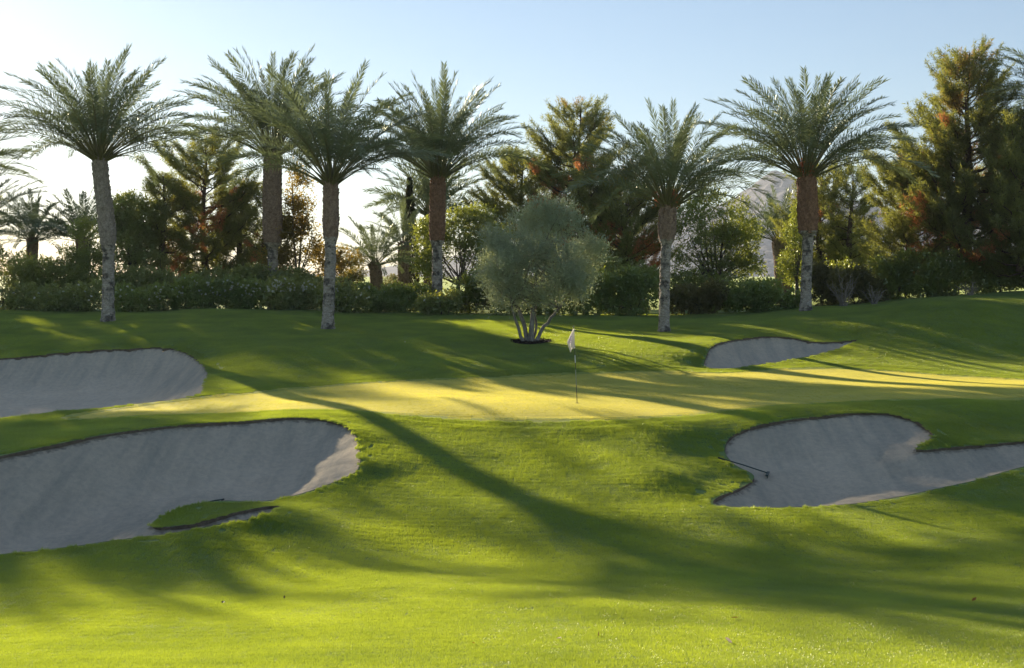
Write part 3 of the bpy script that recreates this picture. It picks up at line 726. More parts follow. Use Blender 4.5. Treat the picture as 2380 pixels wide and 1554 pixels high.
# ------------------------------------------------------------------ pines
def pine(label, px, Y, top_py, half_px, seed, crown_from=0.14, lean=0.0, group='pine trees behind the lawn', dead=0.12, n_limb=54, dens=1.0, shape=None, side=None, name='pine_tree', r_trunk=0.28, base_py=None, mat='needles', tl=0.24):
    r = np.random.default_rng(2000 + seed)
    bx = XP(px, Y); bz = gz(bx, Y)
    H = W(px, top_py, Y)[2] - bz
    Rm = half_px / FP * Y
    root = thing(name, label, 'pine tree', (bx, Y, bz), group)
    zt = np.linspace(-0.2, H, 16)
    cxx = lean * (zt / H) ** 1.5 + 0.12 * np.sin(zt * 0.7 + seed); cyy = 0.10 * np.cos(zt * 0.6 + seed)
    wood = Geo(); v, f = tube(np.c_[cxx, cyy, zt], np.interp(zt / H, [0, .1, 1], [r_trunk * 1.25, r_trunk, 0.03]), 10); wood.add(v, f)
    obj('trunk', wood.mesh('trunk', [M['pine_bark']], True), root)
    limbs = Geo(); TP, TD, TW = [], [], []
    prof = shape or ([0, 0.12, 0.3, 0.55, 0.8, 1.0], [0.55, 0.95, 1.0, 0.72, 0.40, 0.08])
    lf = 1 + 0.30 * np.sin(np.arange(200) * 1.7 + seed) * r.random(200)
    for k in range(n_limb):
        u = (k + 0.3 + 0.5 * r.random()) / n_limb
        z0 = H * (crown_from + (0.97 - crown_from) * u ** 0.95)
        az = k * 2.39996 + r.normal() * 0.35
        uu = (z0 / H - crown_from) / (1 - crown_from)
        ln = Rm * np.interp(uu, prof[0], prof[1]) * (0.62 + 0.55 * r.random()) + 0.15
        if side is not None: ln *= (1 + side * math.cos(az))
        rise = 0.30 + 0.75 * uu + 0.22 * r.normal()
        m = 8; s = np.linspace(0, 1, m)
        bxk = np.interp(z0, zt, cxx); byk = np.interp(z0, zt, cyy)
        P = np.c_[bxk + math.cos(az) * ln * s, byk + math.sin(az) * ln * s, z0 + ln * (rise * s * 0.6 + 0.25 * s ** 2.5) - 0.05 * ln * np.sin(s * 3)]
        P[1:-1, :] += r.normal(size=(m - 2, 3)) * 0.035 * ln ** 0.5
        v, f = tube(P, np.linspace(0.012 + 0.018 * ln, 0.008, m), 4); limbs.add(v, f)
        n_sub = max(5, int(ln * 6.2 * dens))
        for q in range(n_sub):
            s0 = 0.22 + 0.78 * (q + r.random()) / n_sub
            p0 = np.array([np.interp(s0, s, P[:, c]) for c in range(3)])
            sl_ = (0.45 + 0.30 * ln * (1.08 - s0)) * (0.6 + 0.6 * r.random())
            a2 = az + (1 if q % 2 else -1) * (0.55 + 0.5 * r.random()) * (1.1 - 0.6 * s0)
            dz = -0.1 + 1.3 * r.random()
            dvec = unit(np.array([math.cos(a2), math.sin(a2), dz]))
            e = p0 + dvec * sl_ + np.array([0, 0, 0.30 * sl_])
            mid = (p0 + e) / 2 - np.array([0, 0, 0.08 * sl_])
            v, f = tube(np.array([p0, mid, e]), [0.012, 0.009, 0.004], 3); limbs.add(v, f)
            nt_ = max(3, int(sl_ / 0.10))
            tt = np.linspace(0.25, 1.0, nt_)
            Q = p0 * ((1 - tt) ** 2)[:, None] + 2 * mid * (tt * (1 - tt))[:, None] + e * (tt ** 2)[:, None]
            TP.append(Q); TD.append(np.broadcast_to(unit(dvec + np.array([0, 0, 0.5])), Q.shape)); TW.append(np.full(nt_, math.hypot(e[0] - bxk, e[1] - byk) / max(Rm, .1)))
    obj('limbs', limbs.mesh('limbs', [M['pine_bark']], True), root)
    TP = np.concatenate(TP); TD = np.concatenate(TD); TW = np.concatenate(TW)
    nn = 10
    n = len(TP)
    D = unit(np.repeat(TD, nn, 0) * 0.7 + r.normal(size=(n * nn, 3)) * 0.75)
    P = np.repeat(TP, nn, 0) + r.normal(size=(n * nn, 3)) * 0.07
    L = tl * (0.7 + 0.6 * r.random(n * nn)); Wd = (0.038 if tl < 0.5 else 0.16) * (0.7 + 0.6 * r.random(n * nn))
    S = unit(np.cross(D, r.normal(size=D.shape)))
    V = np.stack([P - S * Wd[:, None] / 2, P + S * Wd[:, None] / 2, P + D * L[:, None]], 1).reshape(-1, 3)
    T = np.arange(3 * n * nn).reshape(-1, 3)
    val = np.repeat(np.clip(np.repeat(r.random(n), nn) * 0.6 + r.random(n * nn) * 0.4, 0, 1), 3)
    inner = np.clip(1.0 - TW * 2.2, 0, 1) * (noise3(TP, 1.1, seed) > 0.25) * (r.random(n) < dead * 3.2)
    clump = (noise3(TP, 0.9, seed + 40) > 0.76 - dead * 1.5) * (r.random(n) < 0.75) * (TW < 0.85) * (TP[:, 2] < H * 0.72)
    dd = np.repeat(np.clip(inner + clump, 0, 1), 3 * nn) if dead > 0 else np.zeros(len(V))
    me = mesh_np('needles', V, T, [M[mat]], {'v': ('POINT', val), 'dead': ('POINT', dd)})
    obj('needles', me, root, kind=None)
    return root

pine('pointed dark pine tree between the leftmost tall palm and the thick trunked palm', 478, 75, 326, 128, 1, 0.10, 0, dead=0.10, n_limb=62, shape=([0, .12, .45, .7, .85, 1], [.8, 1.0, 1.0, .85, .5, .1]))
pine('smaller dark pine at the right shoulder of the pointed pine', 562, 76, 425, 72, 2, 0.12, 0, dead=0.10, n_limb=42)
pine('low spreading pine tree at the left foot of the pointed pine', 380, 72, 410, 72, 3, 0.2, 0, dead=0.22, n_limb=34, shape=([0, .3, .7, 1], [1, 1, .7, .2]))
pine('sparse light pine tree behind the thick trunked palm', 612, 74, 440, 55, 4, 0.2, 0, dead=0.1, n_limb=36, dens=0.8)
pine('tall pine tree behind the silvery olive, orange dead needles inside', 1345, 79, 246, 165, 5, 0.14, 0, dead=0.28, n_limb=74, shape=([0, .15, .4, .62, .8, 1], [.8, 1.0, .92, .66, .42, .08]))
pine('broad pine shoulder left of the tall pine, above the olive tree', 1215, 82, 372, 118, 6, 0.2, 0, dead=0.14, n_limb=50, shape=([0, .3, .7, 1], [.8, 1, .85, .3]))
pine('dark wide pine between the olive tree and the pale grey palm trunk', 1458, 76, 440, 120, 7, 0.12, 0, dead=0.36, n_limb=50, shape=([0, .3, .7, 1], [.8, 1, .85, .35]))
pine('open dark pine tree behind the orange topped palm', 1905, 79, 395, 95, 8, 0.15, 0, dead=0.03, n_limb=46, shape=([0, .3, .7, 1], [.7, 1, .75, .25]))
pine('narrow pine with many upright tips, right of the orange topped palm', 1975, 76, 400, 62, 9, 0.08, 0, dead=0.04, n_limb=42, shape=([0, .3, .7, 1], [.9, 1, .8, .3]))
pine('largest pine tree, tall and pointed, orange dead needles in its heart', 2242, 66, 122, 185, 10, 0.10, 0, dead=0.36, n_limb=96, dens=1.1, shape=([0, .12, .35, .6, .8, 1], [.75, 1.0, .98, .66, .42, .09]), r_trunk=0.36)
pine('yellow green pine leaning out at the left of the largest pine', 2110, 68, 395, 105, 11, 0.10, 0, dead=0.16, n_limb=56, shape=([0, .3, .7, 1], [.8, 1, .85, .3]))
pine('dark pine tree at the right edge, in front of the largest pine', 2372, 63, 270, 125, 12, 0.08, 0, dead=0.26, n_limb=70, shape=([0, .2, .55, .8, 1], [.8, 1, .95, .6, .2]))
pine('pine tree beyond the right edge of the photo', 2560, 64, 330, 120, 13, 0.08, dead=0.1, n_limb=46)

PR = ['rightmost tall pine of the added shade row beyond the left edge', 'second pine from the right in the added shade row beyond the left edge', 'third pine from the right in the added shade row beyond the left edge', 'third pine from the far end of the added shade row beyond the left edge', 'second pine from the far end of the added shade row beyond the left edge', 'leftmost pine of the added shade row beyond the left edge']
for k, (px_, Y_, tp_) in enumerate(((-75, 140, 130), (-145, 137, 110), (-225, 141, 120), (-305, 138, 125), (-390, 140, 110), (-480, 139, 130))):  # unseen pines added on the sun side, sized to shade the back lawn
    pine(PR[k], px_, Y_, tp_, 62, 30 + k, 0.02, 0, 'pine row added out of view to shade the lawn', dead=0.0, n_limb=46, dens=0.22, tl=0.8, shape=([0, .5, .8, 1], [1, 1, .95, .6]))

# ------------------------------------------------------------------ broadleaf trees and shrubs
def lobes_local(L, Y, base):
    """[(px, py, rx_px, ry_px, dY)] -> lobes round the base point"""
    out = []
    for px, py, rx, ry, dy in L:
        p = np.array(W(px, py, Y + dy)) - np.array(base)
        k = (Y + dy) / FP
        out.append((p, (rx * k, (rx + ry) * 0.45 * k, ry * k)))
    return out

def broad(label, cat, px, Y, L, seed, n, leaf=(0.10, 0.06), mat='broad_leaf', name='leafy_tree', group=None, trunk=0.14, per=7, spray=0.32, up=0.25, fill=0.5, gap=0.28, gap_scale=1.3, wood_mat='twig', flowers=0, fl_band=None, stems=1, bend=0.0, spread=0.8, flat=None):
    r = np.random.default_rng(3000 + seed)
    bx = XP(px, Y); bz = gz(bx, Y); base = (bx, Y, bz)
    root = thing(name, label, cat, base, group)
    lb = lobes_local(L, Y, base)
    v, q, val, P = sprays(lb, n, per, spray, leaf[0], leaf[1], up, fill, 4000 + seed, gap, gap_scale, spread, flat if flat is not None else 0.02, bend, 6, 0.42)
    foliage_obj('foliage', root, (v, q, val), M[mat])
    g = Geo()
    for s in range(stems):
        off = np.array([(s - (stems - 1) / 2) * 0.3, 0.1 * r.normal(), 0])
        fork = off * 1.5 + np.array([0, 0, min(l[0][2] for l in lb) * 0.55 + 0.1])
        if trunk: v2, f2 = tube(np.array([off + (0, 0, -0.1), (off + fork) / 2 + (0.05, 0.03, 0), fork]), [trunk * 1.2, trunk, trunk * 0.75], 7); g.add(v2, f2)
        for c, rr in lb:
            for t in range(2):
                tgt = np.array(c) + unit(r.normal(size=3)) * np.array(rr) * 0.75
                mid = (fork + tgt) / 2 + r.normal(size=3) * 0.12 + np.array([0, 0, 0.12])
                rad = max(trunk * 0.45, 0.02)
                v2, f2 = tube(np.array([fork, mid, tgt]), [rad, rad * 0.55, 0.012], 5); g.add(v2, f2)
    obj('trunk' if trunk >= 0.08 else 'stems', g.mesh('stems', [M[wood_mat]], True), root)
    if flowers:
        # blossoms sit on the outer leaves, towards the top and front
        k = [p for p in P if (p[1] < 0.2 or p[2] > fl_band[1] * 0.9) and fl_band[0] < p[2] < fl_band[1]]
        k = [k[i] for i in r.permutation(len(k))[:flowers]]
        if k:
            C = np.array(k) + np.array([0, -0.34, 0.10]); np_ = 9
            Cp = np.repeat(C, np_, 0); D = unit(r.normal(size=Cp.shape) + [0, -0.5, 0.4])
            v3, q3 = leaves(Cp, D, 0.078, 0.075, r=r)
            me = mesh_np('blossoms', v3, q3, [M['petal']], {'v': ('POINT', np.repeat(r.random(len(Cp)), 4))})
            obj('blossoms', me, root, kind='stuff')
    return root

# trees behind the hedges
broad('sparse slender tree with golden leaves between two palm trunks', 'tree', 692, 71, [(692, 420, 26, 40, 0), (690, 480, 42, 50, 0.4), (668, 540, 48, 50, -.3), (715, 545, 46, 52, .3), (690, 600, 66, 45, 0), (745, 610, 42, 34, .6), (650, 610, 40, 30, .5)], 1, 3000, (0.13, 0.085), 'gold_leaf', 'slender_tree', trunk=0.12, per=5, fill=0.95, gap=0.42)
broad('dark round tree right of the leftmost tall palm trunk', 'tree', 310, 71, [(300, 508, 44, 46, 0), (345, 520, 36, 46, .3), (270, 530, 36, 46, 0), (335, 560, 42, 46, .5), (285, 580, 42, 42, -.4), (335, 605, 55, 40, 0)], 2, 4200, (0.12, 0.08), mat='shrub_leaf', gap=0.15)
broad('dark tree left of the leftmost tall palm trunk with lit leaf edges', 'tree', 205, 70, [(205, 550, 38, 48, 0), (232, 545, 30, 44, 0), (185, 610, 35, 36, .4), (225, 610, 36, 40, -.4)], 3, 2800, mat='broad_leaf', gap=0.36)
broad('low leafy bush rising above the hedge at the left edge', 'bush', 20, 78, [(10, 600, 30, 26, 0), (45, 622, 40, 28, 0), (-20, 625, 42, 30, .5), (100, 630, 34, 22, .5)], 4, 1300, mat='shrub_leaf', gap=0.38, trunk=0.05)
broad('round leafy tree with visible branches between the brown palm trunk and the olive tree', 'tree', 1075, 71, [(1062, 545, 62, 50, 0), (1110, 520, 60, 38, .6), (990, 570, 42, 52, -.3), (1105, 590, 62, 46, 0), (1000, 625, 42, 34, .4), (1060, 510, 45, 26, .5), (1150, 560, 45, 50, .8)], 5, 4600, (0.11, 0.07), 'broad_leaf', gap=0.32, trunk=0.12, stems=2)
broad('broad dark leafy tree right of the pale grey palm trunk, flecked with sunlit leaves', 'tree', 1660, 73, [(1640, 480, 70, 50, 0), (1700, 520, 58, 52, .5), (1605, 540, 56, 58, -.4), (1660, 570, 80, 52, 0), (1742, 560, 36, 50, .3), (1745, 620, 36, 40, .3), (1600, 620, 55, 40, .4), (1690, 630, 70, 36, 0)], 6, 5600, (0.11, 0.07), 'broad_leaf', gap=0.33, trunk=0.16, stems=2)
broad('golden leaved bush between the slender tree and the small glowing palm', 'bush', 792, 71, [(800, 605, 36, 26, 0), (770, 625, 36, 24, 0)], 7, 900, mat='gold_leaf', trunk=0.05, gap=0.4)
broad('pale round bush beside the small low palm', 'bush', 905, 105, [(905, 655, 34, 20, 0)], 8, 900, mat='dry_leaf', trunk=0.05)
broad('pale olive green bush left of the small low palm', 'bush', 815, 84, [(815, 650, 36, 26, 0), (790, 656, 26, 22, 0)], 9, 1000, mat='dry_leaf', trunk=0.05)
broad('green leafy tree between the far palm and the orange topped palm', 'tree', 1850, 72, [(1850, 560, 24, 60, 0), (1845, 620, 30, 44, .3), (1860, 500, 18, 36, 0)], 10, 1500, mat='broad_leaf', gap=0.36)
broad('dark tree behind the narrow pine, right of the orange topped palm', 'tree', 2010, 82, [(2010, 560, 46, 60, 0), (1975, 600, 50, 50, 0), (1925, 600, 50, 55, .5), (2035, 610, 40, 40, 0)], 11, 2600, mat='shrub_leaf')
# cypress
def cypress():
    Y = 82; bx = XP(953, Y); bz = gz(bx, Y); r = np.random.default_rng(5)
    root = thing('cypress_tree', 'thin dark columnar cypress behind the shrubs, left of the brown palm trunk', 'cypress', (bx, Y, bz))
    H = W(955, 418, Y)[2] - bz; n = 9000
    z = r.random(n) ** 0.9 * H; rad = np.interp(z / H, [0, .05, .3, .7, 1], [0.40, .62, .60, .36, .04])
    a = r.random(n) * 6.28; rr = rad * (1 - 0.35 * r.random(n) ** 2) * (1 + 0.15 * noise3(np.c_[np.cos(a), np.sin(a), z], 2.5, 2))
    P = np.c_[np.cos(a) * rr, np.sin(a) * rr, z]
    D = unit(np.c_[np.cos(a) * .35, np.sin(a) * .35, np.ones(n)] + 0.25 * r.normal(size=(n, 3)))
    v, q = leaves(P, D, 0.22 * (0.6 + 0.8 * r.random(n)), 0.06, r=r)
    foliage_obj('foliage', root, (v, q, np.repeat(r.random(n), 4)), M['cypress'])
    v, f = tube(np.array([[0, 0, -0.1], [0, 0, H * 0.5], [0, 0, H * 0.9]]), [0.14, 0.09, 0.02], 7)
    obj('trunk', mesh_np('trunk', v, f, [M['pine_bark']], None, True), root)
cypress()

# shrubs of the border, left to right
HG = 'shrubs along the back of the lawn'
S = [
 ('low dark shrub at the left edge of the photo, at the foot of the border', 20, 64.5, [(10, 695, 62, 34, 0), (55, 705, 48, 26, -.3), (-40, 690, 40, 34, 0)], 2200, 'shrub_leaf', 6, (.5, 1.6)),
 ('large round dark shrub behind the border, left of the leftmost palm trunk', 118, 68.5, [(95, 638, 62, 42, 0), (150, 645, 62, 40, .3), (60, 662, 50, 36, .3), (200, 665, 44, 34, .2), (120, 680, 90, 40, 0)], 5200, 'shrub_leaf', 0, None),
 ('low dark shrub in the front of the border, just left of the leftmost palm trunk', 170, 64.2, [(130, 700, 52, 32, 0), (195, 700, 48, 32, -.2), (165, 715, 60, 20, -.4)], 2400, 'shrub_leaf', 10, (.5, 1.6)),
 ('tall mounded shrub with a golden sunlit rim right of the leftmost palm trunk', 330, 68.0, [(300, 650, 56, 34, 0), (355, 655, 62, 34, .2), (400, 676, 46, 28, .2), (320, 685, 80, 40, -.2), (265, 672, 40, 36, 0)], 5200, 'shrub_leaf', 0, None),
 ('rose bush with scattered white blossoms right of the leftmost palm trunk', 318, 64.3, [(290, 700, 50, 30, 0), (345, 704, 52, 28, -.2), (385, 695, 36, 34, .2)], 2600, 'hedge_leaf', 34, (.5, 1.9)),
 ('small yellow lit shrub in the gap behind the rose bushes', 452, 69, [(455, 668, 46, 26, 0), (500, 660, 36, 26, .2)], 1600, 'shrub_leaf', 0, None),
 ('brightest rose bush, leaves lit yellow and covered in white blossoms', 452, 64.6, [(450, 686, 50, 36, 0), (425, 702, 30, 30, -.2), (490, 690, 42, 36, 0), (455, 712, 60, 22, -.3)], 3200, 'hedge_leaf', 70, (.6, 2.2)),
 ('round green shrub left of the thick trunked palm behind the roses', 562, 69.5, [(545, 645, 46, 26, 0), (590, 645, 40, 28, 0), (560, 668, 62, 30, 0)], 3000, 'shrub_leaf', 0, None),
 ('rose bush with yellow lit left side in front of the thick trunked palm', 560, 64.8, [(545, 698, 36, 36, 0), (595, 692, 40, 36, 0), (570, 712, 56, 22, -.3)], 2800, 'hedge_leaf', 46, (.6, 2.2)),
 ('dense white rose bush between the thick trunked palm and the mottled palm foot', 672, 64.5, [(650, 692, 42, 36, 0), (700, 696, 44, 34, 0), (675, 715, 60, 22, -.3)], 3000, 'shrub_leaf', 90, (.9, 2.1)),
 ('dark shrub behind the dense white rose bush', 700, 69, [(690, 655, 56, 22, 0), (740, 668, 40, 24, 0), (655, 662, 36, 24, 0)], 2200, 'shrub_leaf', 0, None),
 ('rose bush behind the foot of the mottled palm', 792, 63.6, [(765, 705, 44, 30, 0), (815, 706, 40, 28, 0), (790, 688, 40, 28, .4)], 2600, 'shrub_leaf', 26, (.5, 1.9)),
 ('glowing green shrub in front of the small low palm', 890, 65.5, [(860, 694, 38, 26, 0), (905, 690, 42, 24, .2), (880, 712, 56, 24, -.2)], 2800, 'hedge_leaf', 12, (.7, 1.8)),
 ('low green shrub at the foot of the cypress', 950, 66, [(935, 690, 36, 24, 0), (975, 696, 36, 24, 0), (955, 714, 54, 22, -.3)], 2400, 'hedge_leaf', 0, None),
 ('small dark shrub in front of the brown palm trunk left of the olive', 1025, 63.0, [(1005, 714, 34, 20, 0), (1040, 712, 30, 24, 0)], 1500, 'shrub_leaf', 4, (.3, 1.2)),
 ('tall shaded shrub just left of the olive tree', 1105, 65.5, [(1080, 672, 42, 36, 0), (1130, 668, 46, 44, 0), (1100, 705, 56, 34, -.2), (1155, 700, 40, 40, 0)], 3600, 'broad_leaf', 0, None),
 ('dark shrub behind the grey trunks of the olive tree', 1225, 63.5, [(1200, 690, 44, 44, 0), (1250, 695, 44, 42, 0), (1225, 720, 62, 24, -.2)], 3000, 'shrub_leaf', 0, None),
 ('dark green clipped hedge with a bright green tip right of the olive trunks', 1340, 63.2, [(1305, 700, 40, 40, 0), (1345, 690, 36, 46, 0), (1380, 680, 34, 46, .2)], 3400, 'hedge_leaf', 0, None),
 ('tall dark green hedge left of the pale grey palm trunk', 1460, 63.4, [(1425, 686, 44, 54, 0), (1470, 680, 44, 54, .2), (1510, 682, 36, 54, 0), (1460, 715, 80, 28, -.4)], 5600, 'hedge_leaf', 0, None),
 ('grey green hedge right of the pale grey palm trunk', 1605, 63.0, [(1575, 700, 34, 42, 0), (1620, 704, 40, 38, 0), (1655, 700, 34, 40, .2)], 3600, 'dry_leaf', 0, None),
 ('long rounded green hedge running up to the orange topped palm', 1770, 63.6, [(1700, 700, 42, 36, 0), (1750, 700, 46, 38, 0), (1800, 700, 44, 36, 0), (1845, 708, 30, 26, -.1)], 5200, 'hedge_leaf', 0, None),
 ('yellow tipped shrub just right of the orange topped palm trunk', 1925, 66.5, [(1905, 640, 26, 30, 0), (1935, 655, 36, 40, 0), (1920, 690, 50, 32, -.2)], 3200, 'dry_leaf', 0, None),
 ('grey shrub with bare twigs below the narrow pine', 1998, 64.6, [(1985, 655, 40, 36, 0), (2020, 670, 36, 36, 0), (2005, 695, 50, 20, -.2)], 2600, 'dry_leaf', 0, None),
 ('sunlit shrub at the left foot of the largest pine', 2085, 65.5, [(2065, 640, 36, 36, 0), (2105, 640, 42, 40, 0), (2080, 678, 56, 32, -.3)], 3600, 'broad_leaf', 0, None),
 ('dark broad leaved shrub below the heart of the largest pine', 2190, 64.5, [(2165, 645, 40, 40, 0), (2215, 640, 44, 40, 0), (2190, 675, 60, 28, -.3)], 3800, 'broad_leaf', 0, None),
 ('dark shrub under the pine at the right edge', 2310, 65.0, [(2285, 635, 46, 38, 0), (2335, 630, 46, 38, 0), (2310, 662, 66, 24, -.3), (2380, 640, 36, 36, 0)], 3800, 'broad_leaf', 0, None),
 ('dark evergreen bush behind the hedge between the pale grey palm trunk and the far palm', 1700, 72, [(1560, 665, 60, 34, 0), (1660, 672, 70, 32, 0), (1750, 676, 46, 26, 0)], 2600, 'broad_leaf', 0, None),
 ('dark evergreen bush behind the grey shrub, under the narrow pine', 1960, 73, [(1890, 660, 50, 36, 0), (1970, 650, 60, 36, 0), (2050, 650, 50, 36, 0)], 2400, 'broad_leaf', 0, None),
 ('shaded bush at the trunk of the largest pine', 2240, 72, [(2150, 640, 60, 36, 0), (2250, 636, 70, 38, 0), (2350, 632, 60, 36, 0)], 2600, 'broad_leaf', 0, None),
 ('dark bush behind the hedge right of the olive tree', 1400, 72, [(1320, 660, 60, 40, 0), (1400, 650, 60, 44, 0), (1480, 655, 50, 38, 0)], 2400, 'shrub_leaf', 0, None),
 ('shrub cut by the right edge of the photo', 2440, 65.5, [(2430, 630, 50, 40, 0), (2480, 640, 50, 40, 0)], 1800, 'broad_leaf', 0, None),
 ('shrub cut by the left edge of the photo', -100, 66, [(-110, 680, 70, 45, 0), (-190, 680, 60, 45, 0)], 2400, 'shrub_leaf', 0, None),
]
for k, (lab, px, Y, L, n, mat, fl, band) in enumerate(S):
    cat = 'hedge' if 'hedge' in lab.split(' running')[0] and 'shrub' not in lab and 'bush' not in lab else ('rose bush' if 'rose bush' in lab else 'shrub')
    nm = {'hedge': 'hedge', 'rose bush': 'rose_bush', 'shrub': 'shrub'}[cat]
    hedge = cat == 'hedge'
    broad(lab, cat, px, Y, L, 50 + k, int(n * 0.62), (0.125, 0.085), mat, nm, HG, trunk=0.03, per=6, spray=0.22 if hedge else 0.3, fill=0.30, gap=0.08 if hedge else 0.12, gap_scale=2.2, stems=3, flowers=fl, fl_band=band)
# low border beyond the left edge
for k, px in enumerate((-330, -520, -720, -950)):
    broad(['border shrub nearest beyond the left edge', 'second border shrub beyond the left edge', 'third border shrub beyond the left edge', 'farthest border shrub beyond the left edge'][k], 'shrub', px, 66, [(px - 60, 672, 90, 55, 0), (px + 50, 678, 80, 50, 0)], 90 + k, 900, (0.16, 0.11), 'shrub_leaf', 'shrub', 'shrubs out of view to the left', trunk=0.03, per=6)

# bare grey twigs of the dead bush
def bare_bush(label, px, Y, h, n, seed, spread=0.9):
    r = np.random.default_rng(seed); bx = XP(px, Y); bz = gz(bx, Y)
    g = Geo()
    for k in range(n):
        a = r.random() * 6.28; d = np.array([math.cos(a) * spread * r.random() ** .6, math.sin(a) * 0.5 * spread * r.random(), 1.0])
        L = h * (0.6 + 0.5 * r.random()); p = np.array([r.normal() * .08, r.normal() * .08, 0.0]); pts = [p]
        for q in range(5):
            p = p + unit(d + r.normal(size=3) * 0.22) * L / 5; pts.append(p)
            if q > 0:
                e = p + unit(d + r.normal(size=3) * 0.7) * L * 0.28
                v, f = tube(np.array([p, (p + e) / 2 + r.normal(size=3) * .02, e]), [0.011, 0.008, 0.004], 3); g.add(v, f)
        v, f = tube(np.array(pts), np.linspace(0.024, 0.007, 6), 4); g.add(v, f)
    o = obj('bare_bush', g.mesh('bare_bush', [M['grey_twig']]), None, (bx, Y, bz), label=label, category='bush', group='leafless grey bushes')
bare_bush('leafless grey bush nearest the orange topped palm, in front of the yellow tipped shrub', 1962, 62.4, 1.45, 20, 1)
bare_bush('leafless grey bush between the dusty shrub and the sunlit shrub', 2030, 62.4, 1.0, 16, 2, 1.2)
bare_bush('small leafless bush low behind the hill crest, under the largest pine', 2255, 62.6, 0.8, 16, 3, 1.2)

# ------------------------------------------------------------------ the olive tree
def olive():
    Y = 50.0; bx = XP(1235, Y); bz = gz(bx, Y); base = np.array([bx, Y, bz]); r = np.random.default_rng(77)
    root = thing('olive_tree', 'silvery olive tree with five pale trunks standing in the lawn behind the flagstick', 'olive tree', tuple(base))
    def lp(px, py, dy=0.0): return np.array(W(px, py, Y + dy)) - base
    stems = [[(1216, 797, 0), (1208, 770, 0), (1196, 735, -.1), (1188, 700, -.2), (1178, 640, -.3)],
             [(1228, 797, 0), (1222, 765, .1), (1212, 735, .2), (1200, 712, .2), (1196, 680, .3), (1185, 600, .5)],
             [(1234, 798, -.05), (1236, 760, -.1), (1240, 715, -.1), (1244, 680, 0), (1250, 600, 0)],
             [(1240, 797, .1), (1246, 760, .15), (1244, 730, .2), (1252, 690, .3), (1268, 620, .4)],
             [(1244, 797, 0), (1258, 768, 0), (1285, 735, 0), (1308, 708, -.1), (1330, 670, -.2)]]
    rads = [0.075, 0.10, 0.12, 0.06, 0.085]
    ends = []
    for s, rd in zip(stems, rads):
        P = np.array([lp(*a) for a in s]); P[0][2] = -0.1
        t = np.linspace(0, 1, len(P)); tt = np.linspace(0, 1, 14)
        Q = np.stack([np.interp(tt, t, P[:, c]) for c in range(3)], 1); Q[1:-1] += r.normal(size=(12, 3)) * 0.018
        v, f = tube(Q, np.interp(tt, [0, .12, 1], [rd * 1.5, rd, rd * 0.35]), 9)
        obj('stem', mesh_np('stem', v, f, [M['olive_bark']], None, True), root)
        ends.append((Q[9], Q[-1], rd))
    L = [(1288, 500, 30, 46, 0), (1245, 500, 24, 38, .3), (1322, 525, 28, 44, -.2), (1208, 525, 30, 36, .4), (1265, 545, 60, 40, 0), (1165, 588, 32, 36, 0), (1358, 596, 34, 36, .2),
         (1145, 600, 38, 56, -.2), (1370, 605, 34, 52, 0), (1225, 600, 64, 50, -.8), (1305, 600, 50, 46, -.8), (1290, 650, 74, 50, -.9), (1180, 640, 62, 62, -.6), (1150, 655, 40, 46, 0), (1350, 655, 42, 44, -.3),
         (1215, 690, 52, 36, -.4), (1300, 680, 56, 34, -.6), (1165, 695, 26, 34, -.2), (1350, 690, 24, 22, -.3), (1250, 620, 80, 70, .9), (1198, 690, 40, 40, .5), (1255, 705, 22, 24, -.5)]
    lb = lobes_local(L, Y, base)
    v, q, val, P = sprays(lb, 10500, 9, 0.42, 0.085, 0.030, 0.9, 0.40, 778, 0.14, 1.5, 0.5, 0.9, 0.02, 8, 0.30, 1.3)
    foliage_obj('foliage', root, (v, q, val), M['olive_leaf'])
    g = Geo()
    for c, rr in lb:
        for e in (0, 1):
            a, b, rd = ends[int(r.integers(5))]
            tgt = np.array(c) + r.normal(size=3) * np.array(rr) * 0.4
            st = a if r.random() < .5 else b
            mid = (st + tgt) / 2 + r.normal(size=3) * .1
            v, f = tube(np.array([st, mid, tgt]), [0.035, 0.022, 0.008], 5); g.add(v, f)
    obj('branches', g.mesh('branches', [M['olive_bark']], True), root)
    # ring of mulch
    n = 40; a = np.linspace(0, 2 * math.pi, n, endpoint=False); rr = 0.85 * (1 + 0.08 * np.sin(a * 3 + 1) + 0.06 * r.normal(size=n))
    V = [(bx, Y, gz(bx, Y) + 0.03)]
    for k in (0.55, 1.0):
        for q_ in range(n):
            x = bx + math.cos(a[q_]) * rr[q_] * k; y = Y + math.sin(a[q_]) * rr[q_] * k
            V.append((x, y, gz(x, y) + (0.045 if k < 1 else 0.018)))
    T = [(0, 1 + q_, 1 + (q_ + 1) % n) for q_ in range(n)]; Q = [(1 + q_, 1 + n + q_, 1 + n + (q_ + 1) % n, 1 + (q_ + 1) % n) for q_ in range(n)]
    g = Geo(); g.add(V, Q, T)
    m = 500; aa = r.random(m) * 6.28; ra = 0.85 * np.sqrt(r.random(m)); x = bx + np.cos(aa) * ra; y = Y + np.sin(aa) * ra
    v, q = leaves(np.c_[x, y, ground(x, y) + 0.05], unit(r.normal(size=(m, 3)) * [1, 1, .3]), 0.10, 0.05, r=r); g.add(v, q)
    obj('mulch_ring', g.mesh('mulch_ring', [M['mulch']]), None, (0, 0, 0), kind='structure')
olive()

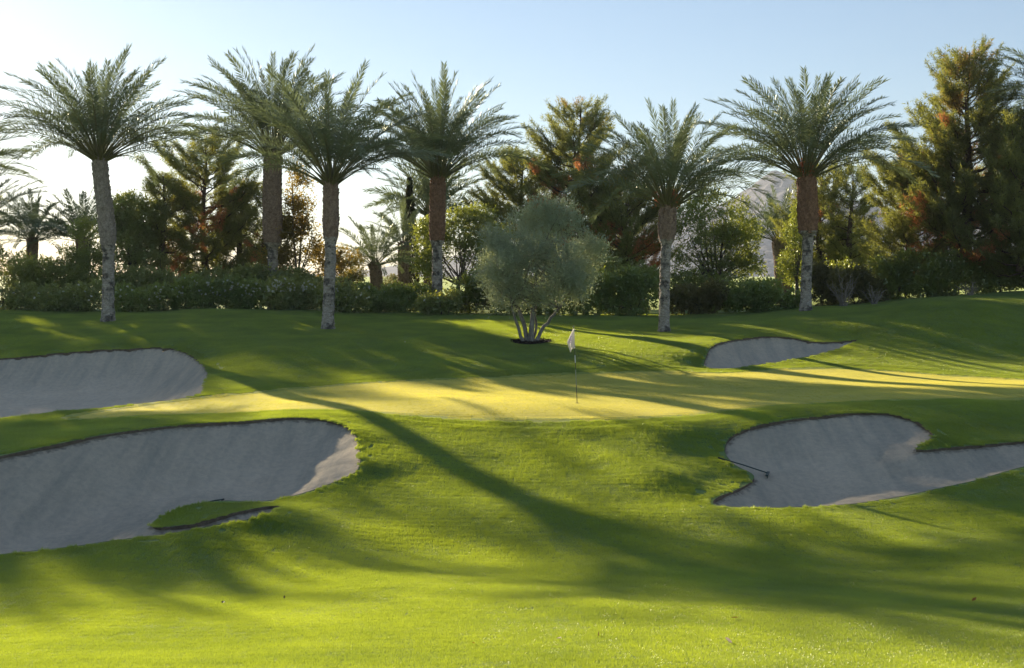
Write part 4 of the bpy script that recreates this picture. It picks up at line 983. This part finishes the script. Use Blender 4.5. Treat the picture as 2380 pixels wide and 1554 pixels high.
# ------------------------------------------------------------------ far mountain
def mountain():
    r = np.random.default_rng(3)
    Y0 = 3000.0
    prof = [(600, 655), (850, 640), (1000, 612), (1100, 600), (1300, 560), (1500, 520), (1620, 488), (1690, 480), (1730, 452), (1765, 428), (1790, 418), (1830, 424), (1870, 446), (1920, 470), (1980, 470), (2030, 500), (2100, 520), (2200, 500), (2400, 540), (2800, 600), (3300, 655)]
    nx_, ny_ = 260, 60
    px = np.linspace(600, 3300, nx_); top = np.interp(px, [p[0] for p in prof], [p[1] for p in prof])
    hz = (655 - top) / FP * Y0
    V = []
    for jj in range(ny_):
        t = jj / (ny_ - 1)                      # 0 foot, 1 ridge, beyond ridge falls
        Yd = Y0 - 900 + 1500 * t
        s = np.clip(1 - abs(t - 0.6) / 0.6, 0, 1) if t < 0.6 else 1 - (t - 0.6) / 0.4
        x = (px - 1190) / FP * Y0
        p = np.c_[x, np.full(nx_, Yd), 0 * x]
        rg = noise3(p / 100.0, 1.2, 5) * 0.16 + noise3(p / 100.0, 3.5, 6) * 0.07 + noise3(p / 100.0, 9.0, 7) * 0.03
        z = EYE - 6 + hz * s ** 0.9 * (1 + rg * (0.25 + 0.75 * (1 - s)))+ (hz * 0.02 * noise3(p / 100, 14, 9))
        V.append(np.c_[x, np.full(nx_, Yd), z])
    V = np.concatenate(V); i = np.arange(ny_ - 1)[:, None] * nx_; j = np.arange(nx_ - 1)[None]
    Q = np.stack([i + j, i + j + 1, i + nx_ + j + 1, i + nx_ + j], -1).reshape(-1, 4)
    m = bark_mat('desert_rock', (0.09, 0.085, 0.09), (0.17, 0.15, 0.15), 0.01, 0.3, (1, 1, 1))
    obj('mountain', mesh_np('mountain', V, Q, [m], None, False), kind='structure')
mountain()

# ------------------------------------------------------------------ flagstick
def flagstick():
    Y = 32.6; bx = XP(1342, Y); bz = gz(bx, Y)
    root = thing('flagstick', 'thin flagstick with a limp white flag standing in the hole on the green', 'golf flag', (bx, Y, bz))
    m_dark = plain_mat('pole_dark', (0.05, 0.05, 0.045), 0.4); m_w = plain_mat('pole_white', (0.8, 0.8, 0.78), 0.4); m_g = plain_mat('pole_pale', (0.35, 0.35, 0.30), 0.4)
    k = Y / FP; lean = -0.10
    def seg(name, p0, p1, rad, mat):
        z0, z1 = (947 - p0) * k, (947 - p1) * k; x0, x1 = lean * z0 / 2.1, lean * z1 / 2.1
        v, f = tube(np.array([[x0, 0, z0], [x1, 0, z1]]), [rad, rad], 10)
        return obj(name, mesh_np(name, v, f, [mat], None, True), root)
    seg('pole_section', 950, 905, 0.0095, m_dark); seg('pole_section', 905, 868, 0.009, m_g); seg('pole_section', 868, 852.5, 0.009, m_dark)
    seg('white_band', 852.5, 835, 0.0105, m_w); seg('pole_section', 835, 770, 0.008, m_dark)
    seg('finial', 770, 766, 0.014, m_g)
    # cloth: hangs in folds from the pole
    m_c, nt, out = nodes_mat('flag_cloth')
    tc = N(nt, 'ShaderNodeTexCoord')
    nz = noise(nt, 34, 2, 0.5, tc.outputs['UV'] if False else tc.outputs['Object'])
    at = N(nt, 'ShaderNodeAttribute', attribute_name='print')
    rm = ramp(nt, [(0.48, (0, 0, 0)), (0.55, (1, 1, 1))], nz.outputs['Fac'])
    ff = N(nt, 'ShaderNodeMath', operation='MULTIPLY'); nt.links.new(rm.outputs[0], ff.inputs[0]); nt.links.new(at.outputs['Fac'], ff.inputs[1])
    c = mixc(nt, (0.78, 0.74, 0.66), (0.30, 0.24, 0.42), ff.outputs[0])
    d = N(nt, 'ShaderNodeBsdfDiffuse'); nt.links.new(c, d.inputs[0]); tr = N(nt, 'ShaderNodeBsdfTranslucent'); nt.links.new(c, tr.inputs[0])
    mx = N(nt, 'ShaderNodeMixShader'); mx.inputs[0].default_value = 0.45; nt.links.new(d.outputs[0], mx.inputs[1]); nt.links.new(tr.outputs[0], mx.inputs[2]); nt.links.new(mx.outputs[0], out.inputs[0])
    # traced corners (px,py): hoist side down the pole, folded front panel
    def q(px, py, dy): return ((px - 1342) * k, dy, (947 - py) * k)
    nu, nv = 13, 18
    V = []; pr = []
    for b in range(nv):
        t = b / (nv - 1)
        yl = 774 + (1 - 0) * t * (823 - 774)
        # left outline and right outline of the hanging cloth
        left = np.interp(t, [0, 0.75, 1], [1331.5, 1318, 1326]); right = np.interp(t, [0, .9, 1], [1334, 1336.5, 1330])
        for a in range(nu):
            u = a / (nu - 1)
            px = left + (right - left) * u
            py = np.interp(u, [0, .5, 1], [774 + t * 40 + max(0, t - .75) * 60, 774 + t * 50, 774 + t * 46])
            V.append(q(px, py, 0.035 * math.sin(u * 9 + t * 2) * (0.3 + t) - 0.02)); pr.append(1.0 if (0.15 < u < 0.75 and 0.35 < t < 0.75) else 0.0)
    i = np.arange(nv - 1)[:, None] * nu; j = np.arange(nu - 1)[None]
    Q = np.stack([i + j, i + j + 1, i + nu + j + 1, i + nu + j], -1).reshape(-1, 4)
    obj('flag', mesh_np('flag', np.array(V), Q, [m_c], {'print': ('POINT', pr)}, True), root)
    V = []; nu2, nv2 = 6, 14
    for b in range(nv2):
        t = b / (nv2 - 1); l = np.interp(t, [0, 1], [1331, 1326.5]); r_ = np.interp(t, [0, 1], [1334.5, 1336.5])
        for a in range(nu2):
            u = a / (nu2 - 1); V.append(q(l + (r_ - l) * u, 773 + t * (43 + 3 * u), -0.055 - 0.012 * math.sin(u * 5)))
    i = np.arange(nv2 - 1)[:, None] * nu2; j = np.arange(nu2 - 1)[None]
    Q = np.stack([i + j, i + j + 1, i + nu2 + j + 1, i + nu2 + j], -1).reshape(-1, 4)
    obj('flag_fold', mesh_np('flag_fold', np.array(V), Q, [m_c], {'print': ('POINT', np.zeros(len(V)))}, True), root)
    # cup
    n = 20; a = np.linspace(0, 2 * math.pi, n, endpoint=False)
    V = [(bx, Y, bz + 0.006)] + [(bx + math.cos(t) * 0.055, Y + math.sin(t) * 0.055, gz(bx + math.cos(t) * 0.055, Y + math.sin(t) * 0.055) + 0.006) for t in a]
    obj('golf_hole', mesh_np('golf_hole', V, [[(0, 1 + q_, 1 + (q_ + 1) % n) for q_ in range(n)]], [plain_mat('hole_dark', (0.01, 0.01, 0.01), 0.9)]), None, kind='structure')
flagstick()

# ------------------------------------------------------------------ rakes
def surf(x, y):
    xi = int(np.clip(np.searchsorted(gx, x) - 1, 0, nxg - 2)); yi = int(np.clip(np.searchsorted(gy, y) - 1, 0, nyg - 2))
    return float(GS[yi:yi + 2, xi:xi + 2].mean())
def rake(label, head, end, head_z=None, end_z=None):
    hx, hy = head; ex, ey = end
    hz = surf(hx, hy) + 0.05 if head_z is None else head_z; ez = max(surf(ex, ey), 0) + 0.04 if end_z is None else end_z
    root = thing('bunker_rake', label, 'rake', (hx, hy, hz), 'bunker rakes')
    e = np.array([ex - hx, ey - hy, ez - hz])
    mg = plain_mat('rake_green', (0.015, 0.04, 0.032), 0.45)
    v, f = tube(np.array([[0, 0, 0.02], e * 0.5 + [0, 0, 0.02], e]), [0.014, 0.014, 0.014], 8)
    obj('handle', mesh_np('handle', v, f, [mg], None, True), root)
    v, f = tube(np.array([e * 0.86, e * 1.0]), [0.019, 0.019], 8); obj('grip', mesh_np('grip', v, f, [plain_mat('rake_grip', (0.02, 0.03, 0.03), 0.6)], None, True), root)
    d = unit(e * [1, 1, 0]); s = np.array([-d[1], d[0], 0.0])
    g = Geo()
    hw = 0.26; t = 0.03
    B = [s * a * hw + d * b * t + np.array([0, 0, c * 0.016]) for a in (-1, 1) for b in (-1, 1) for c in (-1, 1)]
    g.add(B, [(0, 1, 3, 2), (4, 6, 7, 5), (0, 4, 5, 1), (2, 3, 7, 6), (0, 2, 6, 4), (1, 5, 7, 3)])
    obj('head', g.mesh('head', [mg]), root)
    for k in range(9):
        c = s * (-hw + 0.03 + k * (2 * hw - 0.06) / 8)
        v, f = tube(np.array([c, c + [0, 0, -0.035], c - d * 0.012 + [0, 0, -0.07]]), [0.007, 0.006, 0.003], 5)
        obj('tine', mesh_np('tine', v, f, [mg]), root)
hd = W(1788, 1099, 26.9); en = W(1656, 1066, 27.0)
rake('dark green rake in the right bunker, its handle on the grass', (XP(1788, 26.6), 26.6), (XP(1672, 26.9), 26.9), end_z=gz(XP(1672, 26.9), 26.9) + 0.10)
p1 = W(520, 1161, 23.7)
rake('dark rake behind the grass tongue, only its handle end showing', (XP(478, 24.0), 24.0), (p1[0], 23.7), end_z=p1[2])

# ------------------------------------------------------------------ fallen leaves
def fallen(label, px, py, Y, size, colr, seed):
    r = np.random.default_rng(seed)
    # walk to the turf along the line of sight
    best = min(np.arange(9.5, 60, 0.02), key=lambda yy: abs(W(px, py, yy)[2] - gz(XP(px, yy), yy) - 0.02))
    x, y = XP(px, best), best; z = gz(x, y) + 0.03
    m = 7; V = []
    for a in range(m):
        t = a / (m - 1); w = math.sin(t * math.pi) ** 0.8 * size * 0.32
        for sgn in (-1, 0, 1): V.append(((t - .5) * size, sgn * w, 0.25 * size * (t - .5) ** 2 + 0.35 * abs(sgn) * w))
    Q = [(a * 3 + b, a * 3 + b + 1, a * 3 + b + 4, a * 3 + b + 3) for a in range(m - 1) for b in (0, 1)]
    mt = leaf_mat('dry_fallen_leaf', colr, tuple(c * 1.2 for c in colr), colr, 0.3, 0.05)
    o = obj('fallen_leaf', mesh_np('fallen_leaf', V, Q, [mt], {'v': ('POINT', np.full(len(V), .5))}), None, (x, y, z), label=label, category='fallen leaf', group='fallen leaves on the near turf')
    o.rotation_euler = (r.normal() * .5, r.normal() * .5, r.random() * 6.28)
fallen('small orange fallen leaf on the near turf, left of centre', 1100, 1500 - 2, 0, 0.05, (0.6, 0.25, 0.04), 1)
fallen('whitish curled fallen leaf left of the bottom centre', 1300, 1562 * .952, 0, 0.08, (0.55, 0.45, 0.38), 2)
fallen('brown fallen leaf between the two whitish ones', 1395, 1551 * .952, 0, 0.07, (0.22, 0.13, 0.05), 3)
fallen('tan fallen leaf right of centre, uppermost of the right hand pair', 1715, 1511 * .952, 0, 0.09, (0.35, 0.2, 0.06), 4)
fallen('pinkish white upright fallen leaf, lowest on the right', 1700, 1568 * .952, 0, 0.09, (0.6, 0.45, 0.40), 5)
fallen('rust brown fallen leaf near the right edge of the near turf', 2278, 1396, 0, 0.09, (0.30, 0.15, 0.06), 6)
fallen('dark fallen leaf below the left hand shadow on the near turf', 510, 1402, 0, 0.07, (0.10, 0.07, 0.04), 7)
fallen('tiny dark fallen leaf on the near turf left of centre', 655, 1390, 0, 0.05, (0.12, 0.09, 0.05), 8)
fallen('tiny pale leaf lying on the dark lawn right of the flag', 1490, 831, 0, 0.10, (0.45, 0.40, 0.30), 9)
fallen('tiny white fleck on the dark lawn left of the olive tree', 941, 796, 0, 0.09, (0.7, 0.7, 0.66), 10)

# ------------------------------------------------------------------ grass blades of the rough
def grass():
    src = bpy.data.collections.new('grass_patches')      # data only: instanced below
    def patch(k, size, n, h, w, seed):
        r = np.random.default_rng(seed)
        P = np.c_[(r.random(n) - .5) * size * 1.1, (r.random(n) - .5) * size * 1.1, np.full(n, -0.004)]
        D = unit(np.c_[r.normal(size=n) * 0.42, r.normal(size=n) * 0.42, np.ones(n)])
        S = unit(np.cross(D, r.normal(size=(n, 3))))
        hh = h * (0.55 + 0.7 * r.random(n)); ww = w * (0.7 + 0.6 * r.random(n))
        V = np.stack([P - S * ww[:, None] / 2, P + S * ww[:, None] / 2, P + D * hh[:, None]], 1).reshape(-1, 3)
        me = mesh_np('patch', V, np.arange(3 * n).reshape(-1, 3), [M['green_blade' if 15 <= k < 18 else 'blade']], {'v': ('POINT', np.repeat(r.random(n), 3))})
        o = bpy.data.objects.new('p%02d' % k, me); src.objects.link(o)
    cfg = [(0.30, 1700, 0.026, 0.0042), (0.30, 1000, 0.030, 0.0065), (0.5, 1300, 0.032, 0.011), (0.13, 240, 0.032, 0.006), (0.13, 130, 0.032, 0.011), (0.30, 900, 0.011, 0.006), (0.08, 45, 0.060, 0.006)]
    for c, (s, n, h, w) in enumerate(cfg):
        for q in range(3): patch(c * 3 + q, s, n, h, w, 50 + c * 3 + q)
    pts, idx = [], []
    r = np.random.default_rng(99)
    def scatter(y0, y1, size, cls, cond):
        st = size * 0.92
        Ys = np.arange(y0, y1, st)
        for y in Ys:
            hw = 0.4286 * y * 1.2 + 7.0
            x = np.arange(-hw, hw, st) + r.random() * st
            pts.append(np.c_[x + (r.random(len(x)) - .5) * st * .3, y + (r.random(len(x)) - .5) * st * .3]); idx.append(np.full(len(x), cls))
    def cond_sd(P):
        s = np.full(len(P), 9.0)
        xi = np.clip(np.searchsorted(gx, P[:, 0]), 0, nxg - 1); yi = np.clip(np.searchsorted(gy, P[:, 1]), 0, nyg - 1)
        b = np.minimum.reduce([SDI[k].reshape(nyg, nxg)[yi, xi] for k in BUNK]); g = SDI['GR'].reshape(nyg, nxg)[yi, xi]
        return b, g
    scatter(8.0, 17, 0.30, 0, None); scatter(17, 33, 0.30, 1, None); scatter(33, 64, 0.5, 2, None)
    P = np.concatenate(pts); C = np.concatenate(idx)
    b, g = cond_sd(P)
    ok = (b > np.where(C == 2, 0.42, 0.26)) & (g > 1.2)
    P, C = P[ok], C[ok]
    # fine patches where the turf meets sand and collar
    pts, idx = [], []
    scatter(17, 33, 0.13, 3, None); scatter(33, 52, 0.13, 4, None)
    P1_, C1_ = P, C
    P2 = np.concatenate(pts); C2 = np.concatenate(idx); b, g = cond_sd(P2)
    ok = (b > 0.0) & (b < np.where(C2 == 4, 0.46, 0.30)) & (g > 1.2) | (g > 0.36) & (g <= 1.3) & (b > 0.0)
    P2, C2 = P2[ok], C2[ok]
    P = np.concatenate([P, P2]); C = np.concatenate([C, C2])
    pts, idx = [], []
    scatter(29.5, 44.5, 0.30, 5, None)
    P3 = np.concatenate(pts); b, g = cond_sd(P3); ok = (g < 0.24) & (b > 0.18)
    P3 = P3[ok]; P = np.concatenate([P, P3]); C = np.concatenate([C, np.full(len(P3), 5)])
    pts, idx = [], []
    scatter(17, 51, 0.08, 6, None)
    P4 = np.concatenate(pts); b, g = cond_sd(P4); ok = (b > 0.0) & (b < 0.09) & (g > 0.9)
    P4 = P4[ok]; P = np.concatenate([P, P4]); C = np.concatenate([C, np.full(len(P4), 6)])
    z = ground(P[:, 0], P[:, 1]); e = 0.12
    dzx = (ground(P[:, 0] + e, P[:, 1]) - ground(P[:, 0] - e, P[:, 1])) / (2 * e); dzy = (ground(P[:, 0], P[:, 1] + e) - ground(P[:, 0], P[:, 1] - e)) / (2 * e)
    rot = np.c_[np.arctan(dzy), -np.arctan(dzx), 0 * z]
    me = bpy.data.meshes.new('turf_grass')
    me.vertices.add(len(P)); me.vertices.foreach_set('co', np.c_[P, z].astype(np.float32).ravel())
    a = me.attributes.new('rot', 'FLOAT_VECTOR', 'POINT'); a.data.foreach_set('vector', rot.astype(np.float32).ravel())
    a = me.attributes.new('pick', 'INT', 'POINT'); a.data.foreach_set('value', (C * 3 + r.integers(0, 3, len(C))).astype(np.int32))
    a = me.attributes.new('scl', 'FLOAT', 'POINT')
    nz = noise3(np.c_[P, z * 0], 1.1, 12)
    a.data.foreach_set('value', (1.0 + 0.22 * nz + 0.12 * r.normal(size=len(P))).clip(0.5, 1.6).astype(np.float32))
    o = obj('turf_grass', me, None, kind='stuff')
    nt = bpy.data.node_groups.new('turf_grass', 'GeometryNodeTree')
    nt.interface.new_socket('Geometry', in_out='INPUT', socket_type='NodeSocketGeometry'); nt.interface.new_socket('Geometry', in_out='OUTPUT', socket_type='NodeSocketGeometry')
    gi = nt.nodes.new('NodeGroupInput'); go = nt.nodes.new('NodeGroupOutput')
    ci = nt.nodes.new('GeometryNodeCollectionInfo'); ci.inputs[0].default_value = src; ci.inputs['Separate Children'].default_value = True; ci.inputs['Reset Children'].default_value = True
    ip = nt.nodes.new('GeometryNodeInstanceOnPoints'); ip.inputs['Pick Instance'].default_value = True
    def na(name, typ):
        n = nt.nodes.new('GeometryNodeInputNamedAttribute'); n.data_type = typ; n.inputs[0].default_value = name; return n
    n1, n2, n3 = na('rot', 'FLOAT_VECTOR'), na('pick', 'INT'), na('scl', 'FLOAT')
    e2r = nt.nodes.new('FunctionNodeEulerToRotation'); cx = nt.nodes.new('ShaderNodeCombineXYZ'); cx.inputs[0].default_value = 1; cx.inputs[1].default_value = 1
    nt.links.new(gi.outputs[0], ip.inputs['Points']); nt.links.new(ci.outputs[0], ip.inputs['Instance'])
    nt.links.new(n1.outputs[0], e2r.inputs[0]); nt.links.new(e2r.outputs[0], ip.inputs['Rotation'])
    nt.links.new(n2.outputs[0], ip.inputs['Instance Index']); nt.links.new(n3.outputs[0], cx.inputs[2]); nt.links.new(cx.outputs[0], ip.inputs['Scale'])
    nt.links.new(ip.outputs[0], go.inputs[0])
    md = o.modifiers.new('blades', 'NODES'); md.node_group = nt
    me.materials.append(M['blade'])
grass()

# ------------------------------------------------------------------ the air
def haze():
    x, y0, y1, z0, z1 = 4300.0, -420.0, 4400.0, 1.0, 330.0
    V = [(sx * x, y, z) for sx in (-1, 1) for y in (y0, y1) for z in (z0, z1)]
    F = [(0, 1, 3, 2), (4, 6, 7, 5), (0, 4, 5, 1), (2, 3, 7, 6), (0, 2, 6, 4), (1, 5, 7, 3)]
    m, nt, out = nodes_mat('haze')
    v = N(nt, 'ShaderNodeVolumePrincipled'); v.inputs['Color'].default_value = (0.78, 0.87, 1.0, 1); v.inputs['Density'].default_value = 0.00011; v.inputs['Anisotropy'].default_value = 0.3
    nt.links.new(v.outputs[0], out.inputs['Volume'])
    obj('haze', mesh_np('haze', V, F, [m]), kind='stuff')
haze()
